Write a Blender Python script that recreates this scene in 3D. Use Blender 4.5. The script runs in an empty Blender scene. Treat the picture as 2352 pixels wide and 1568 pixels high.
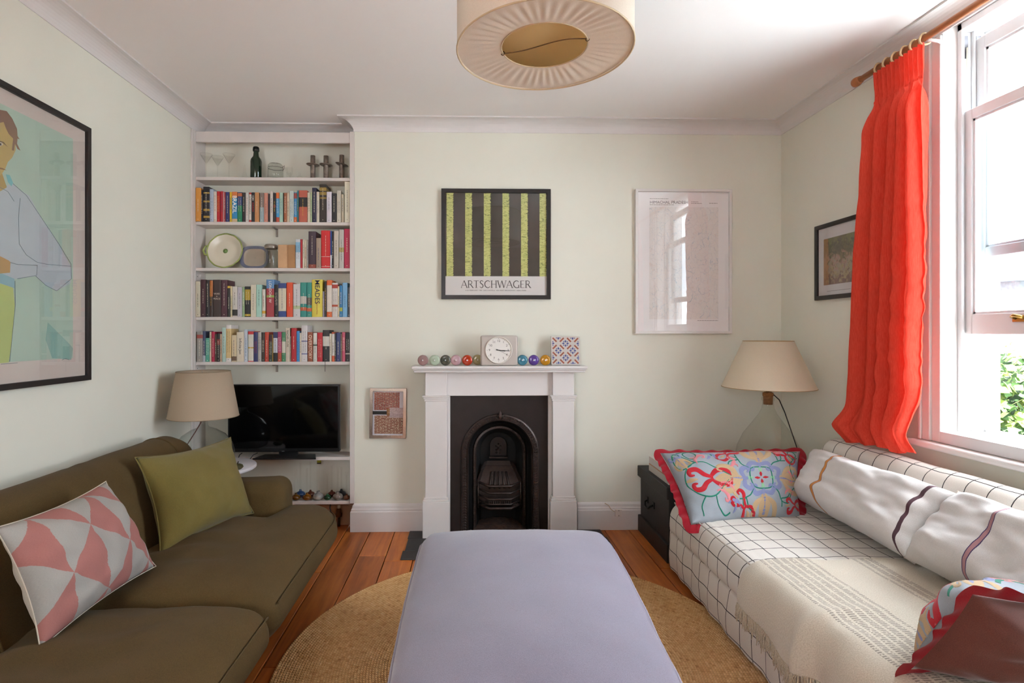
import bpy, bmesh, math, random
from mathutils import Vector, Matrix
from math import sin, cos, pi, radians, sqrt, atan2, exp

# ------------------------------------------------------------------ camera, world, light, exposure
SC = bpy.context.scene
COL = SC.collection
FPX, PPX, PPY, YAW, EYE = 1260.0, 1102.0, 765.0, radians(1.32), 1.29
cam_d = bpy.data.cameras.new('camera')
cam_d.sensor_width = 36.0
cam_d.lens = FPX / 2352 * 36.0
cam_d.shift_x = (1176 - PPX) / 2352
cam_d.shift_y = -(784 - PPY) / 2352
cam_d.clip_start = 0.05
cam = bpy.data.objects.new('camera', cam_d)
COL.objects.link(cam)
cam.location = (0, 0, EYE)
cam.rotation_euler = (radians(90), 0, -YAW)
SC.camera = cam

W = bpy.data.worlds.new('overcast_sky')
SC.world = W
W.use_nodes = True
_bg = W.node_tree.nodes['Background']
_bg.inputs[0].default_value = (0.88, 0.935, 1.0, 1)
_bg.inputs[1].default_value = 18.0
SC.view_settings.view_transform = 'Standard'
SC.view_settings.look = 'None'
SC.view_settings.gamma = 1.0
SC.view_settings.use_curve_mapping = False
SC.view_settings.exposure = 0.32
SC.cycles.use_denoising = True
SC.cycles.max_bounces = 14
SC.cycles.diffuse_bounces = 8
SC.cycles.glossy_bounces = 4
SC.cycles.transmission_bounces = 8
SC.cycles.transparent_max_bounces = 24
SC.cycles.caustics_reflective = False
SC.cycles.caustics_refractive = False
SC.cycles.sample_clamp_indirect = 12.0

sun_d = bpy.data.lights.new('sun', 'SUN')              # lights the yard and the white wing outside; never enters the room
sun_d.energy = 64.0
sun_d.angle = radians(0.6)
sun_d.color = (1.0, 0.98, 0.94)
sun = bpy.data.objects.new('sun', sun_d)
COL.objects.link(sun)
sun.location = (3, -6, 9)
sun.rotation_euler = Vector((0.22, 1.0, -1.25)).to_track_quat('-Z', 'Y').to_euler()

def portal(name, x, y0, y1, z0, z1):
    l = bpy.data.lights.new(name, 'AREA')
    l.shape = 'RECTANGLE'
    l.size, l.size_y = z1 - z0, y1 - y0
    l.cycles.is_portal = True
    o = bpy.data.objects.new(name, l)
    COL.objects.link(o)
    o.location = (x, (y0 + y1) / 2, (z0 + z1) / 2)
    o.rotation_euler = (0, radians(90), 0)
    return o

# room dimensions (metres; camera stands at x=0, y=0)
XL, XR, YB, YF, ZC = -1.775, 2.087, 3.60, -1.75, 2.68   # left, right, chimney breast, wall behind camera, ceiling
YA, XA = 3.74, -0.735                                     # alcove back, alcove right side
WIN = (1.22, 2.36, 0.86, 2.64)                            # window opening y0 y1 z0 z1
FILL_WIN = (-1.60, -0.75, 0.85, 2.30)                           # unseen opening added behind the camera for fill light, x0 x1 z0 z1
portal('window_portal', XR + 0.32, WIN[0], WIN[1], WIN[2], WIN[3])
_p = portal('window_portal.001', 0, FILL_WIN[0], FILL_WIN[1], FILL_WIN[2], FILL_WIN[3])  # sky portal for the added fill opening
_p.location = ((FILL_WIN[0] + FILL_WIN[1]) / 2, YF - 0.16, (FILL_WIN[2] + FILL_WIN[3]) / 2); _p.rotation_euler = (radians(90), 0, pi)

# ------------------------------------------------------------------ helpers
def ang(u): return math.tan(math.atan((u - PPX) / FPX) + YAW)
def atY(u, v, Y):
    X = Y * ang(u); zc = X * sin(YAW) + Y * cos(YAW)
    return Vector((X, Y, EYE - (v - PPY) * zc / FPX))
def atX(u, v, X):
    Y = X / ang(u); zc = X * sin(YAW) + Y * cos(YAW)
    return Vector((X, Y, EYE - (v - PPY) * zc / FPX))
def atZ(u, v, Z):
    zc = (EYE - Z) * FPX / (v - PPY); xc = (u - PPX) / FPX * zc
    return Vector((xc * cos(YAW) + zc * sin(YAW), -xc * sin(YAW) + zc * cos(YAW), Z))

def lin(h):
    h = h.lstrip('#'); c = [int(h[i:i + 2], 16) / 255 for i in (0, 2, 4)]
    return tuple(x / 12.92 if x <= 0.04045 else ((x + 0.055) / 1.055) ** 2.4 for x in c) + (1.0,)

class N:
    """tiny node-graph builder"""
    def __init__(s, m): s.t = m.node_tree; s.n = s.t.nodes; s.l = s.t.links
    def add(s, typ, **kw):
        n = s.n.new(typ)
        for k, v in kw.items():
            if k.startswith('i_'):
                key = k[2:]; key = int(key) if key.isdigit() else key.replace('_', ' ')
                s.put(n.inputs[key], v)
            else: setattr(n, k, v)
        return n
    def put(s, sock, v):
        if isinstance(v, bpy.types.NodeSocket): s.l.new(v, sock)
        elif isinstance(v, bpy.types.Node): s.l.new(v.outputs[0], sock)
        else: sock.default_value = v
    def math(s, op, a, b=0.0, c=None):
        n = s.add('ShaderNodeMath', operation=op); s.put(n.inputs[0], a); s.put(n.inputs[1], b)
        if c is not None: s.put(n.inputs[2], c)
        return n.outputs[0]
    def mix(s, f, a, b, blend='MIX'):
        n = s.add('ShaderNodeMix', data_type='RGBA', blend_type=blend)
        s.put(n.inputs[0], f); s.put(n.inputs[6], a); s.put(n.inputs[7], b)
        return n.outputs[2]
    def ramp(s, f, stops, interp='LINEAR'):
        n = s.add('ShaderNodeValToRGB'); s.put(n.inputs[0], f); n.color_ramp.interpolation = interp
        e = n.color_ramp.elements
        while len(e) < len(stops): e.new(0.5)
        for q, (p, c) in zip(e, stops): q.position = p; q.color = c
        return n.outputs[0]
    def coord(s, which='Object', scale=(1, 1, 1), rot=(0, 0, 0), loc=(0, 0, 0)):
        tc = s.add('ShaderNodeTexCoord')
        mp = s.add('ShaderNodeMapping', i_Scale=scale, i_Rotation=rot, i_Location=loc)
        s.l.new(tc.outputs[which], mp.inputs[0])
        return mp.outputs[0]
    def noise(s, vec, scale, detail=3, rough=0.55, dist=0.0):
        n = s.add('ShaderNodeTexNoise', i_Scale=scale, i_Detail=detail, i_Roughness=rough, i_Distortion=dist)
        s.put(n.inputs['Vector'], vec)
        return n.outputs[0]
    def bump(s, h, strength=0.3, dist=0.01):
        b = s.add('ShaderNodeBump', i_Strength=strength, i_Distance=dist); s.put(b.inputs['Height'], h)
        return b.outputs[0]

MATS = {}
def new_mat(name):
    m = bpy.data.materials.new(name); m.use_nodes = True
    b = m.node_tree.nodes['Principled BSDF']
    return m, N(m), b

def mat(name, col, rough=0.6, metal=0.0, var=0.0, vscale=8.0, bump=0.0, bscale=200.0, bdist=0.002, spec=None, coat=0.0):
    """plain procedural paint/metal/cloth: colour with optional mottling and fine relief"""
    if name in MATS: return MATS[name]
    m, g, b = new_mat(name)
    c = lin(col)
    if var or bump: vec = g.coord('Object')
    if var:
        n = g.noise(vec, vscale, 4)
        lo = tuple(max(0, x * (1 - var)) for x in c[:3]) + (1,)
        hi = tuple(min(1, x * (1 + var)) for x in c[:3]) + (1,)
        g.put(b.inputs['Base Color'], g.ramp(n, [(0.3, lo), (0.7, hi)]))
    else: b.inputs['Base Color'].default_value = c
    if bump:
        g.put(b.inputs['Normal'], g.bump(g.noise(vec, bscale, 2), bump, bdist))
    b.inputs['Roughness'].default_value = rough
    b.inputs['Metallic'].default_value = metal
    if spec is not None: b.inputs['Specular IOR Level'].default_value = spec
    if coat: b.inputs['Coat Weight'].default_value = coat
    MATS[name] = m
    return m

def cloth(name, col, col2=None, weave=900.0, var=0.12, rough=0.92, bump=0.35, sheen=0.15):
    """woven cloth: two-tone thread noise, soft relief, sheen"""
    if name in MATS: return MATS[name]
    m, g, b = new_mat(name)
    vec = g.coord('Object')
    fine = g.noise(vec, weave, 2, 0.6)
    broad = g.noise(vec, 5.0, 3)
    a = lin(col); c2 = lin(col2) if col2 else tuple(x * (1 - var) for x in a[:3]) + (1,)
    col_f = g.ramp(fine, [(0.38, c2), (0.62, a)])
    shade = g.ramp(broad, [(0.3, (1 - var, 1 - var, 1 - var, 1)), (0.7, (1, 1, 1, 1))])
    g.put(b.inputs['Base Color'], g.mix(1.0, col_f, shade, 'MULTIPLY'))
    g.put(b.inputs['Normal'], g.bump(fine, bump, 0.0015))
    b.inputs['Roughness'].default_value = rough
    b.inputs['Specular IOR Level'].default_value = 0.2
    b.inputs['Sheen Weight'].default_value = sheen
    MATS[name] = m
    return m

def glass(name, tint='#ffffff', rough=0.0, ior=1.45, dens=1.0):
    """thin clear glass: transparent with fresnel reflection"""
    if name in MATS: return MATS[name]
    m = bpy.data.materials.new(name); m.use_nodes = True
    g = N(m); g.n.clear()
    out = g.add('ShaderNodeOutputMaterial')
    tr = g.add('ShaderNodeBsdfTransparent', i_Color=lin(tint))
    gl = g.add('ShaderNodeBsdfGlossy', i_Roughness=rough)
    geo = g.add('ShaderNodeNewGeometry')              # same reflectance on both faces of the sheet
    fr = g.add('ShaderNodeFresnel'); g.put(fr.inputs['IOR'], g.math('ADD', g.math('MULTIPLY', geo.outputs['Backfacing'], 1.0 / ior - ior), ior))
    mx = g.add('ShaderNodeMixShader')
    g.put(mx.inputs[0], g.math('MULTIPLY', fr.outputs[0], dens)); g.l.new(tr.outputs[0], mx.inputs[1]); g.l.new(gl.outputs[0], mx.inputs[2])
    g.l.new(mx.outputs[0], out.inputs[0])
    MATS[name] = m
    return m

def shade_cloth(name, col, trans=0.45, weave=600.0):
    """lampshade cloth: diffuse and translucent"""
    if name in MATS: return MATS[name]
    m = bpy.data.materials.new(name); m.use_nodes = True
    g = N(m); g.n.clear()
    out = g.add('ShaderNodeOutputMaterial')
    n = g.noise(g.coord('Object'), weave, 2)
    c = lin(col)
    cc = g.ramp(n, [(0.3, tuple(x * 0.9 for x in c[:3]) + (1,)), (0.7, c)])
    d = g.add('ShaderNodeBsdfDiffuse'); t = g.add('ShaderNodeBsdfTranslucent'); mx = g.add('ShaderNodeMixShader')
    g.put(d.inputs[0], cc); g.put(t.inputs[0], cc); mx.inputs[0].default_value = trans
    bp = g.bump(n, 0.2, 0.001); g.put(d.inputs['Normal'], bp)
    g.l.new(d.outputs[0], mx.inputs[1]); g.l.new(t.outputs[0], mx.inputs[2]); g.l.new(mx.outputs[0], out.inputs[0])
    MATS[name] = m
    return m

ORG = {}
def _origin(o): return ORG.get(o.name, Vector((0, 0, 0)))

def tag(o, label=None, cat=None, group=None, kind=None):
    if label: o['label'] = label
    if cat: o['category'] = cat
    if group: o['group'] = group
    if kind: o['kind'] = kind
    return o

def thing(name, loc, label, cat, group=None):
    o = bpy.data.objects.new(name, None); COL.objects.link(o)
    o.empty_display_size = 0.1
    o.location = loc; ORG[o.name] = Vector(loc)
    return tag(o, label, cat, group)

class MB:
    """mesh collector in world coordinates"""
    def __init__(s): s.v = []; s.f = []; s.m = []; s.uv = {}; s.cur = 0; s.sm = []; s.smooth = False
    def mi(s, k): s.cur = k; return s
    def vert(s, p, uv=None):
        s.v.append(Vector(p))
        if uv is not None: s.uv[len(s.v) - 1] = uv
        return len(s.v) - 1
    def face(s, idx):
        s.f.append(tuple(idx)); s.m.append(s.cur); s.sm.append(s.smooth)
    def box(s, x0, x1, y0, y1, z0, z1):
        b = len(s.v)
        for x, y, z in ((x0, y0, z0), (x1, y0, z0), (x1, y1, z0), (x0, y1, z0), (x0, y0, z1), (x1, y0, z1), (x1, y1, z1), (x0, y1, z1)): s.vert((x, y, z))
        for q in ((0, 3, 2, 1), (4, 5, 6, 7), (0, 1, 5, 4), (1, 2, 6, 5), (2, 3, 7, 6), (3, 0, 4, 7)): s.face([b + i for i in q])
        return s
    def obox(s, M, sx, sy, sz):
        """box of full size sx sy sz under matrix M"""
        b = len(s.v)
        for x, y, z in ((-1, -1, -1), (1, -1, -1), (1, 1, -1), (-1, 1, -1), (-1, -1, 1), (1, -1, 1), (1, 1, 1), (-1, 1, 1)): s.vert(M @ Vector((x * sx / 2, y * sy / 2, z * sz / 2)))
        for q in ((0, 3, 2, 1), (4, 5, 6, 7), (0, 1, 5, 4), (1, 2, 6, 5), (2, 3, 7, 6), (3, 0, 4, 7)): s.face([b + i for i in q])
        return s
    def grid(s, fn, nu, nv, cu=False, cv=False, uv=None, flip=False):
        b = len(s.v)
        for j in range(nv):
            for i in range(nu):
                a, c = i / (nu if cu else nu - 1), j / (nv if cv else nv - 1)
                s.vert(fn(a, c), uv(a, c) if uv else (a, c))
        sm = s.smooth; s.smooth = True
        for j in range(nv if cv else nv - 1):
            for i in range(nu if cu else nu - 1):
                i2, j2 = (i + 1) % nu, (j + 1) % nv
                q = [b + j * nu + i, b + j * nu + i2, b + j2 * nu + i2, b + j2 * nu + i]
                s.face(q[::-1] if flip else q)
        s.smooth = sm
        return s
    def lathe(s, prof, M, n=24, cap=True):
        """prof [(r, h)] from bottom to top about local z of M"""
        if not isinstance(M, Matrix): M = Matrix.Translation(M)
        b = len(s.v); k = len(prof); sm = s.smooth; s.smooth = True
        for r, h in prof:
            for i in range(n):
                a = 2 * pi * i / n; s.vert(M @ Vector((r * cos(a), r * sin(a), h)), (i / n, h))
        for j in range(k - 1):
            for i in range(n):
                s.face([b + j * n + i, b + j * n + (i + 1) % n, b + (j + 1) * n + (i + 1) % n, b + (j + 1) * n + i])
        s.smooth = False
        if cap:
            if prof[0][0] > 1e-5: s.face([b + i for i in range(n)][::-1])
            if prof[-1][0] > 1e-5: s.face([b + (k - 1) * n + i for i in range(n)])
        s.smooth = sm
        return s
    def tube(s, pts, r, n=8, closed=False, cap=True):
        pts = [Vector(p) for p in pts]; k = len(pts); b = len(s.v)
        R = r if isinstance(r, (list, tuple)) else [r] * k
        T = []
        for i in range(k):
            a = pts[(i - 1) % k] if (closed or i > 0) else pts[i]
            c = pts[(i + 1) % k] if (closed or i < k - 1) else pts[i]
            T.append((c - a).normalized())
        up = Vector((0, 0, 1)) if abs(T[0].z) < 0.9 else Vector((1, 0, 0))
        nrm = (up - T[0] * up.dot(T[0])).normalized()
        sm = s.smooth; s.smooth = True
        for i in range(k):
            nrm = (nrm - T[i] * nrm.dot(T[i])).normalized(); bi = T[i].cross(nrm)
            for j in range(n):
                a = 2 * pi * j / n; s.vert(pts[i] + (nrm * cos(a) + bi * sin(a)) * R[i], (i / max(1, k - 1), j / n))
        for i in range(k if closed else k - 1):
            i2 = (i + 1) % k
            for j in range(n): s.face([b + i * n + j, b + i * n + (j + 1) % n, b + i2 * n + (j + 1) % n, b + i2 * n + j])
        s.smooth = False
        if cap and not closed:
            s.face([b + j for j in range(n)][::-1]); s.face([b + (k - 1) * n + j for j in range(n)])
        s.smooth = sm
        return s
    def prism(s, poly, M, depth):
        """2-D polygon (ccw, local xy of M) extruded along local z"""
        b = len(s.v); k = len(poly)
        for z in (0, depth):
            for x, y in poly: s.vert(M @ Vector((x, y, z)))
        s.face([b + i for i in range(k)][::-1]); s.face([b + k + i for i in range(k)])
        for i in range(k): s.face([b + i, b + (i + 1) % k, b + k + (i + 1) % k, b + k + i])
        return s
    def poly(s, pts):
        b = len(s.v)
        for p in pts: s.vert(p)
        s.face([b + i for i in range(len(pts))]); return s
    def rbox(s, lo, hi, r, seg=4, div=10, deform=None):
        """rounded box; deform(Vector)->Vector applied in world coordinates"""
        lo, hi = Vector(lo), Vector(hi); c = (lo + hi) / 2; h = (hi - lo) / 2
        r = min(r, min(h) * 0.98)
        def axis(hh):
            e = [-hh + r * (1 - cos(pi / 2 * i / seg)) for i in range(seg)]
            m = [(-hh + r) + (2 * (hh - r)) * i / div for i in range(div + 1)]
            return e + m + [-x for x in e[::-1]]
        ax = [axis(h[i]) for i in range(3)]
        cache = {}
        def pt(p):
            key = tuple(round(x, 6) for x in p)
            if key in cache: return cache[key]
            q = Vector([max(-h[i] + r, min(h[i] - r, p[i])) for i in range(3)])
            d = Vector(p) - q
            w = q + d.normalized() * r if d.length > 1e-9 else q
            w = w + c
            if deform: w = deform(w)
            cache[key] = s.vert(w, (p[0] / h[0] * 0.5 + 0.5, p[1] / h[1] * 0.5 + 0.5)); return cache[key]
        sm = s.smooth; s.smooth = True
        for k in range(3):
            i, j = (k + 1) % 3, (k + 2) % 3
            for sgn in (-1, 1):
                for a in range(len(ax[i]) - 1):
                    for b in range(len(ax[j]) - 1):
                        q = []
                        for da, db in ((0, 0), (1, 0), (1, 1), (0, 1)):
                            p = [0, 0, 0]; p[k] = sgn * h[k]; p[i] = ax[i][a + da]; p[j] = ax[j][b + db]; q.append(pt(p))
                        s.face(q if sgn > 0 else q[::-1])
        s.smooth = sm
        return s
    def sweep(s, path, prof, closed=False, cap=True):
        """mitred sweep in plan: path [(x, y)], prof [(offset to the right of travel, z)]"""
        P = [Vector((p[0], p[1])) for p in path]; k = len(P); b = len(s.v); n = len(prof)
        for i in range(k):
            d1 = (P[i] - P[i - 1]).normalized() if (i > 0 or closed) else None
            d2 = (P[(i + 1) % k] - P[i]).normalized() if (i < k - 1 or closed) else None
            if d1 is None: d1 = d2
            if d2 is None: d2 = d1
            n1, n2 = Vector((d1.y, -d1.x)), Vector((d2.y, -d2.x))
            bis = (n1 + n2).normalized(); sc = 1 / max(0.2, bis.dot(n1))
            for o, z in prof:
                q = P[i] + bis * o * sc; s.vert((q.x, q.y, z))
        for i in range(k if closed else k - 1):
            i2 = (i + 1) % k
            for j in range(n):
                j2 = (j + 1) % n
                s.face([b + i * n + j, b + i2 * n + j, b + i2 * n + j2, b + i * n + j2])
        if cap and not closed:
            s.face([b + j for j in range(n)]); s.face([b + (k - 1) * n + j for j in range(n)][::-1])
        return s
    def build(s, name, mats, parent=None, bevel=0.0, seg=2, label=None, cat=None, group=None, kind=None, fixn=True, weld=False):
        if not isinstance(mats, (list, tuple)): mats = [mats]
        if parent is not None: o0 = _origin(parent)
        else:
            xs = [p.x for p in s.v]; ys = [p.y for p in s.v]; zs = [p.z for p in s.v]
            o0 = Vector(((min(xs) + max(xs)) / 2, (min(ys) + max(ys)) / 2, min(zs)))
        me = bpy.data.meshes.new(name)
        bm = bmesh.new(); vs = [bm.verts.new(p - o0) for p in s.v]
        uvl = bm.loops.layers.uv.new('UVMap') if s.uv else None
        for f, mi, sm in zip(s.f, s.m, s.sm):
            if len(set(f)) < 3: continue
            try: bf = bm.faces.new([vs[i] for i in f])
            except ValueError: continue
            bf.material_index = mi; bf.smooth = sm
            if uvl:
                for lp, i in zip(bf.loops, f): lp[uvl].uv = s.uv.get(i, (0, 0))
        if weld: bmesh.ops.remove_doubles(bm, verts=bm.verts, dist=1e-5)
        if fixn: bmesh.ops.recalc_face_normals(bm, faces=bm.faces)
        if bevel:
            ed = [e for e in bm.edges if len(e.link_faces) == 2 and e.calc_face_angle(0) > 0.5]
            bmesh.ops.bevel(bm, geom=ed, offset=bevel, segments=seg, profile=0.5, affect='EDGES', clamp_overlap=True)
        bm.to_mesh(me); bm.free()
        for m in mats: me.materials.append(m)
        o = bpy.data.objects.new(name, me); COL.objects.link(o)
        if parent is not None: o.parent = parent
        else: o.location = o0
        ORG[o.name] = o0
        return tag(o, label, cat, group, kind)

def text(name, body, size, M, m, parent, align='CENTER', space=1.0, shear=0.0, sx=1.0, depth=0.0004, bold=0.0):
    """flat printed lettering laid on a surface: local x to the right, y up, z out of the surface"""
    cu = bpy.data.curves.new('lettering', 'FONT'); cu.body = body; cu.size = size
    cu.align_x = align; cu.align_y = 'CENTER'; cu.space_character = space; cu.shear = shear
    cu.resolution_u = 3; cu.extrude = depth; cu.offset = bold * size
    t = bpy.data.objects.new('lettering', cu); me = bpy.data.meshes.new_from_object(t)
    bpy.data.objects.remove(t); bpy.data.curves.remove(cu)
    o0 = _origin(parent)
    me.transform(Matrix.Translation(-o0) @ M @ Matrix.Diagonal((sx, 1, 1, 1)))
    me.materials.clear(); me.materials.append(m)
    me.name = name
    o = bpy.data.objects.new(name, me); COL.objects.link(o); o.parent = parent; ORG[o.name] = o0
    return o

def frameM(origin, xa, ya):
    """matrix with local x along xa, y along ya, z out of their plane"""
    xa, ya = Vector(xa).normalized(), Vector(ya).normalized(); za = xa.cross(ya).normalized(); ya = za.cross(xa)
    M = Matrix((xa, ya, za)).transposed().to_4x4(); M.translation = Vector(origin); return M

def interp(tab, x):
    if x <= tab[0][0]: return tab[0][1]
    for (a, b), (c, d) in zip(tab, tab[1:]):
        if x <= c: return b + (d - b) * (x - a) / (c - a)
    return tab[-1][1]
def sstep(a, b, x):
    t = max(0.0, min(1.0, (x - a) / (b - a))); return t * t * (3 - 2 * t)
def lerp(a, b, t): return a + (b - a) * t
def hnoise(x, y=0.0, z=0.0):
    from mathutils import noise
    return noise.noise(Vector((x, y, z)))
# ------------------------------------------------------------------ setting: shell of the room
WALL = mat('wall_paint', '#d8d7ca', 0.85, var=0.02, vscale=3, bump=0.06, bscale=90)
CEIL = mat('ceiling_paint', '#e6e3e1', 0.9, var=0.01, vscale=2)
WHITE = mat('white_gloss_paint', '#d3cfcd', 0.42, var=0.02, vscale=6)
SILLW = mat('window_paint', '#d2d3d4', 0.38)

def plank_mat():
    m, g, b = new_mat('pine_floorboards')
    oi = g.add('ShaderNodeObjectInfo')
    tc = g.add('ShaderNodeTexCoord'); mp = g.add('ShaderNodeMapping', i_Scale=(14, 0.9, 14))
    off = g.add('ShaderNodeVectorMath', operation='ADD')
    cb = g.add('ShaderNodeCombineXYZ'); g.put(cb.inputs[0], g.math('MULTIPLY', oi.outputs['Random'], 37.0)); g.put(cb.inputs[1], g.math('MULTIPLY', oi.outputs['Random'], 91.0))
    g.l.new(tc.outputs['Object'], off.inputs[0]); g.l.new(cb.outputs[0], off.inputs[1]); g.l.new(off.outputs[0], mp.inputs[0])
    n1 = g.noise(mp.outputs[0], 1.6, 5, 0.6, 0.6); n2 = g.noise(off.outputs[0], 2.2, 4)
    base = g.ramp(n1, [(0.25, lin('#8a4a20')), (0.5, lin('#c06c2e')), (0.75, lin('#d98a40'))])
    var = g.ramp(oi.outputs['Random'], [(0, (0.8, 0.78, 0.75, 1)), (1, (1.08, 1.05, 1.0, 1))])
    worn = g.ramp(n2, [(0.3, (0.72, 0.66, 0.6, 1)), (0.65, (1, 1, 1, 1))])
    c = g.mix(1.0, base, var, 'MULTIPLY'); c = g.mix(1.0, c, worn, 'MULTIPLY')
    v = g.add('ShaderNodeTexVoronoi', i_Scale=3.1, feature='F1'); g.l.new(off.outputs[0], v.inputs['Vector'])
    knot = g.ramp(v.outputs['Distance'], [(0.03, (1, 1, 1, 1)), (0.075, (0, 0, 0, 1))])
    c = g.mix(g.math('MULTIPLY', knot, 0.75), c, lin('#3c1d0c'))
    g.put(b.inputs['Base Color'], c)
    g.put(b.inputs['Roughness'], g.ramp(n2, [(0.3, (0.5, 0.5, 0.5, 1)), (0.7, (0.36, 0.36, 0.36, 1))]))
    g.put(b.inputs['Normal'], g.bump(n1, 0.15, 0.004))
    return m
PLANK = plank_mat()
GAP = mat('dark_subfloor', '#120c08', 0.95)

floor = MB().box(XL - .1, XR + .1, YF - .1, YA + .3, -0.06, -0.016).build('floor', GAP, kind='structure')
# boards: boundaries in x; a few butt joints in y
bx_ = []
x = -0.791
while x > XL: x -= 0.16
x += 0.0
while x < -0.47: bx_.append(x); x += 0.16
bx_ += [-0.471, -0.31, -0.15, 0.01, 0.17, 0.325, 0.475, 0.61, 0.755, 0.90]
x = 1.06
while x < XR + 0.16: bx_.append(x); x += 0.16
rng = random.Random(4)
for i, (a, c) in enumerate(zip(bx_, bx_[1:])):
    a2, c2 = max(a, XL), min(c, XR)
    if c2 - a2 < 0.01: continue
    joints = [YF]
    y = YF + 0.6 + rng.random() * 2.0
    while y < YA - 0.5: joints.append(y); y += 1.4 + rng.random() * 1.6
    if abs(a + 0.471) < 0.01 or abs(a + 0.31) < 0.02: joints = [YF, 0.4, 3.12]
    joints.append(YA if c < XA - 0.02 else YB + 0.1)
    for y0, y1 in zip(joints, joints[1:]):
        MB().box(a2 + 0.0025, c2 - 0.0025, y0 + 0.0015, y1 - 0.0015, -0.016, rng.uniform(-0.0012, 0.0)).build('floorboard', PLANK, floor, bevel=0.002, seg=1)

MB().box(XL - .1, XR + .1, YF - .1, YA + .1, ZC, ZC + 0.06).build('ceiling', CEIL, kind='structure')
MB().box(XL - 0.12, XL, YF - .1, YA + .12, 0, ZC).build('wall_left', WALL, kind='structure')
MB().box(XL - 0.12, FILL_WIN[0], YF - 0.12, YF, 0, ZC).box(FILL_WIN[1], XR + 0.28, YF - 0.12, YF, 0, ZC).box(FILL_WIN[0], FILL_WIN[1], YF - 0.12, YF, 0, FILL_WIN[2]).box(FILL_WIN[0], FILL_WIN[1], YF - 0.12, YF, FILL_WIN[3], ZC).build('wall_front', WALL, kind='structure')
wf = MB()
for a, b_ in ((FILL_WIN[0], FILL_WIN[0] + .06), ((FILL_WIN[0] + FILL_WIN[1]) / 2 - .025, (FILL_WIN[0] + FILL_WIN[1]) / 2 + .025), (FILL_WIN[1] - .06, FILL_WIN[1])): wf.box(a, b_, YF - .09, YF - .03, FILL_WIN[2], FILL_WIN[3])
for a, b_ in ((FILL_WIN[2], FILL_WIN[2] + .08), (1.25, 1.29), (FILL_WIN[3] - .07, FILL_WIN[3])): wf.box(FILL_WIN[0], FILL_WIN[1], YF - .088, YF - .032, a, b_)
wf.build('fill_window', SILLW, kind='structure')  # unseen window frame, invented to give the room fill light
FX0, FX1, FZ = -0.105, 0.528, 0.888      # fireplace opening (structural)
wb = MB()
wb.box(XA, FX0, YB, YB + 0.3, 0, ZC).box(FX1, XR, YB, YB + 0.3, 0, ZC).box(FX0, FX1, YB, YB + 0.3, FZ, ZC)
wb.build('wall_back', WALL, kind='structure')
MB().box(XL, XA, YA, YA + 0.16, 0, ZC).build('wall_alcove', WALL, kind='structure')
MB().box(FX0 - .02, FX1 + .02, YB + 0.3, YB + 0.34, 0, FZ + 0.1).build('wall_flue', mat('soot', '#14100e', 0.95), kind='structure')
wr = MB(); X0, X1 = XR, XR + 0.28
prev = YF - 0.12
for (y0, y1, z0, z1) in (WIN,):
    y0 -= 0.06; y1 += 0.06; z1 += 0.012
    wr.box(X0, X1, prev, y0, 0, ZC); wr.box(X0, X1, y0, y1, 0, z0 - 0.03); wr.box(X0, X1, y0, y1, z1, ZC); prev = y1
wr.box(X0, X1, prev, YB + 0.3, 0, ZC)
wr.build('wall_right', WALL, kind='structure')

# cove cornice, one mitred run round the visible walls
prof = [(0.0, ZC - 0.075)] + [(0.0865 - 0.0815 * cos(a), ZC - 0.075 + 0.0665 * sin(a)) for a in [pi / 2 * i / 8 for i in range(9)]] + [(0.092, ZC - 0.0085), (0.092, ZC), (0.0, ZC)]
c = MB().sweep([(XL, YF), (XL, YA), (XA, YA), (XA, YB), (XR, YB), (XR, YF)], prof)
c.build('trim_cornice', WHITE, kind='structure')
# skirting boards
bp = [(0, 0), (0.024, 0), (0.024, 0.128), (0.019, 0.133), (0.019, 0.143), (0.014, 0.150), (0.012, 0.165), (0.004, 0.176), (0, 0.178)]
MB().sweep([(XA, YB + 0.10), (XA, YB), (-0.285, YB)], bp).build('baseboard_back', WHITE, kind='structure')
MB().sweep([(0.725, YB), (XR, YB), (XR, YF)], bp).build('baseboard_right', WHITE, kind='structure')
MB().sweep([(XL, YF), (XL, YA), (XA, YA)], bp).build('baseboard_left', mat('skirting_shadow', '#b59a86', 0.6), kind='structure')

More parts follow.
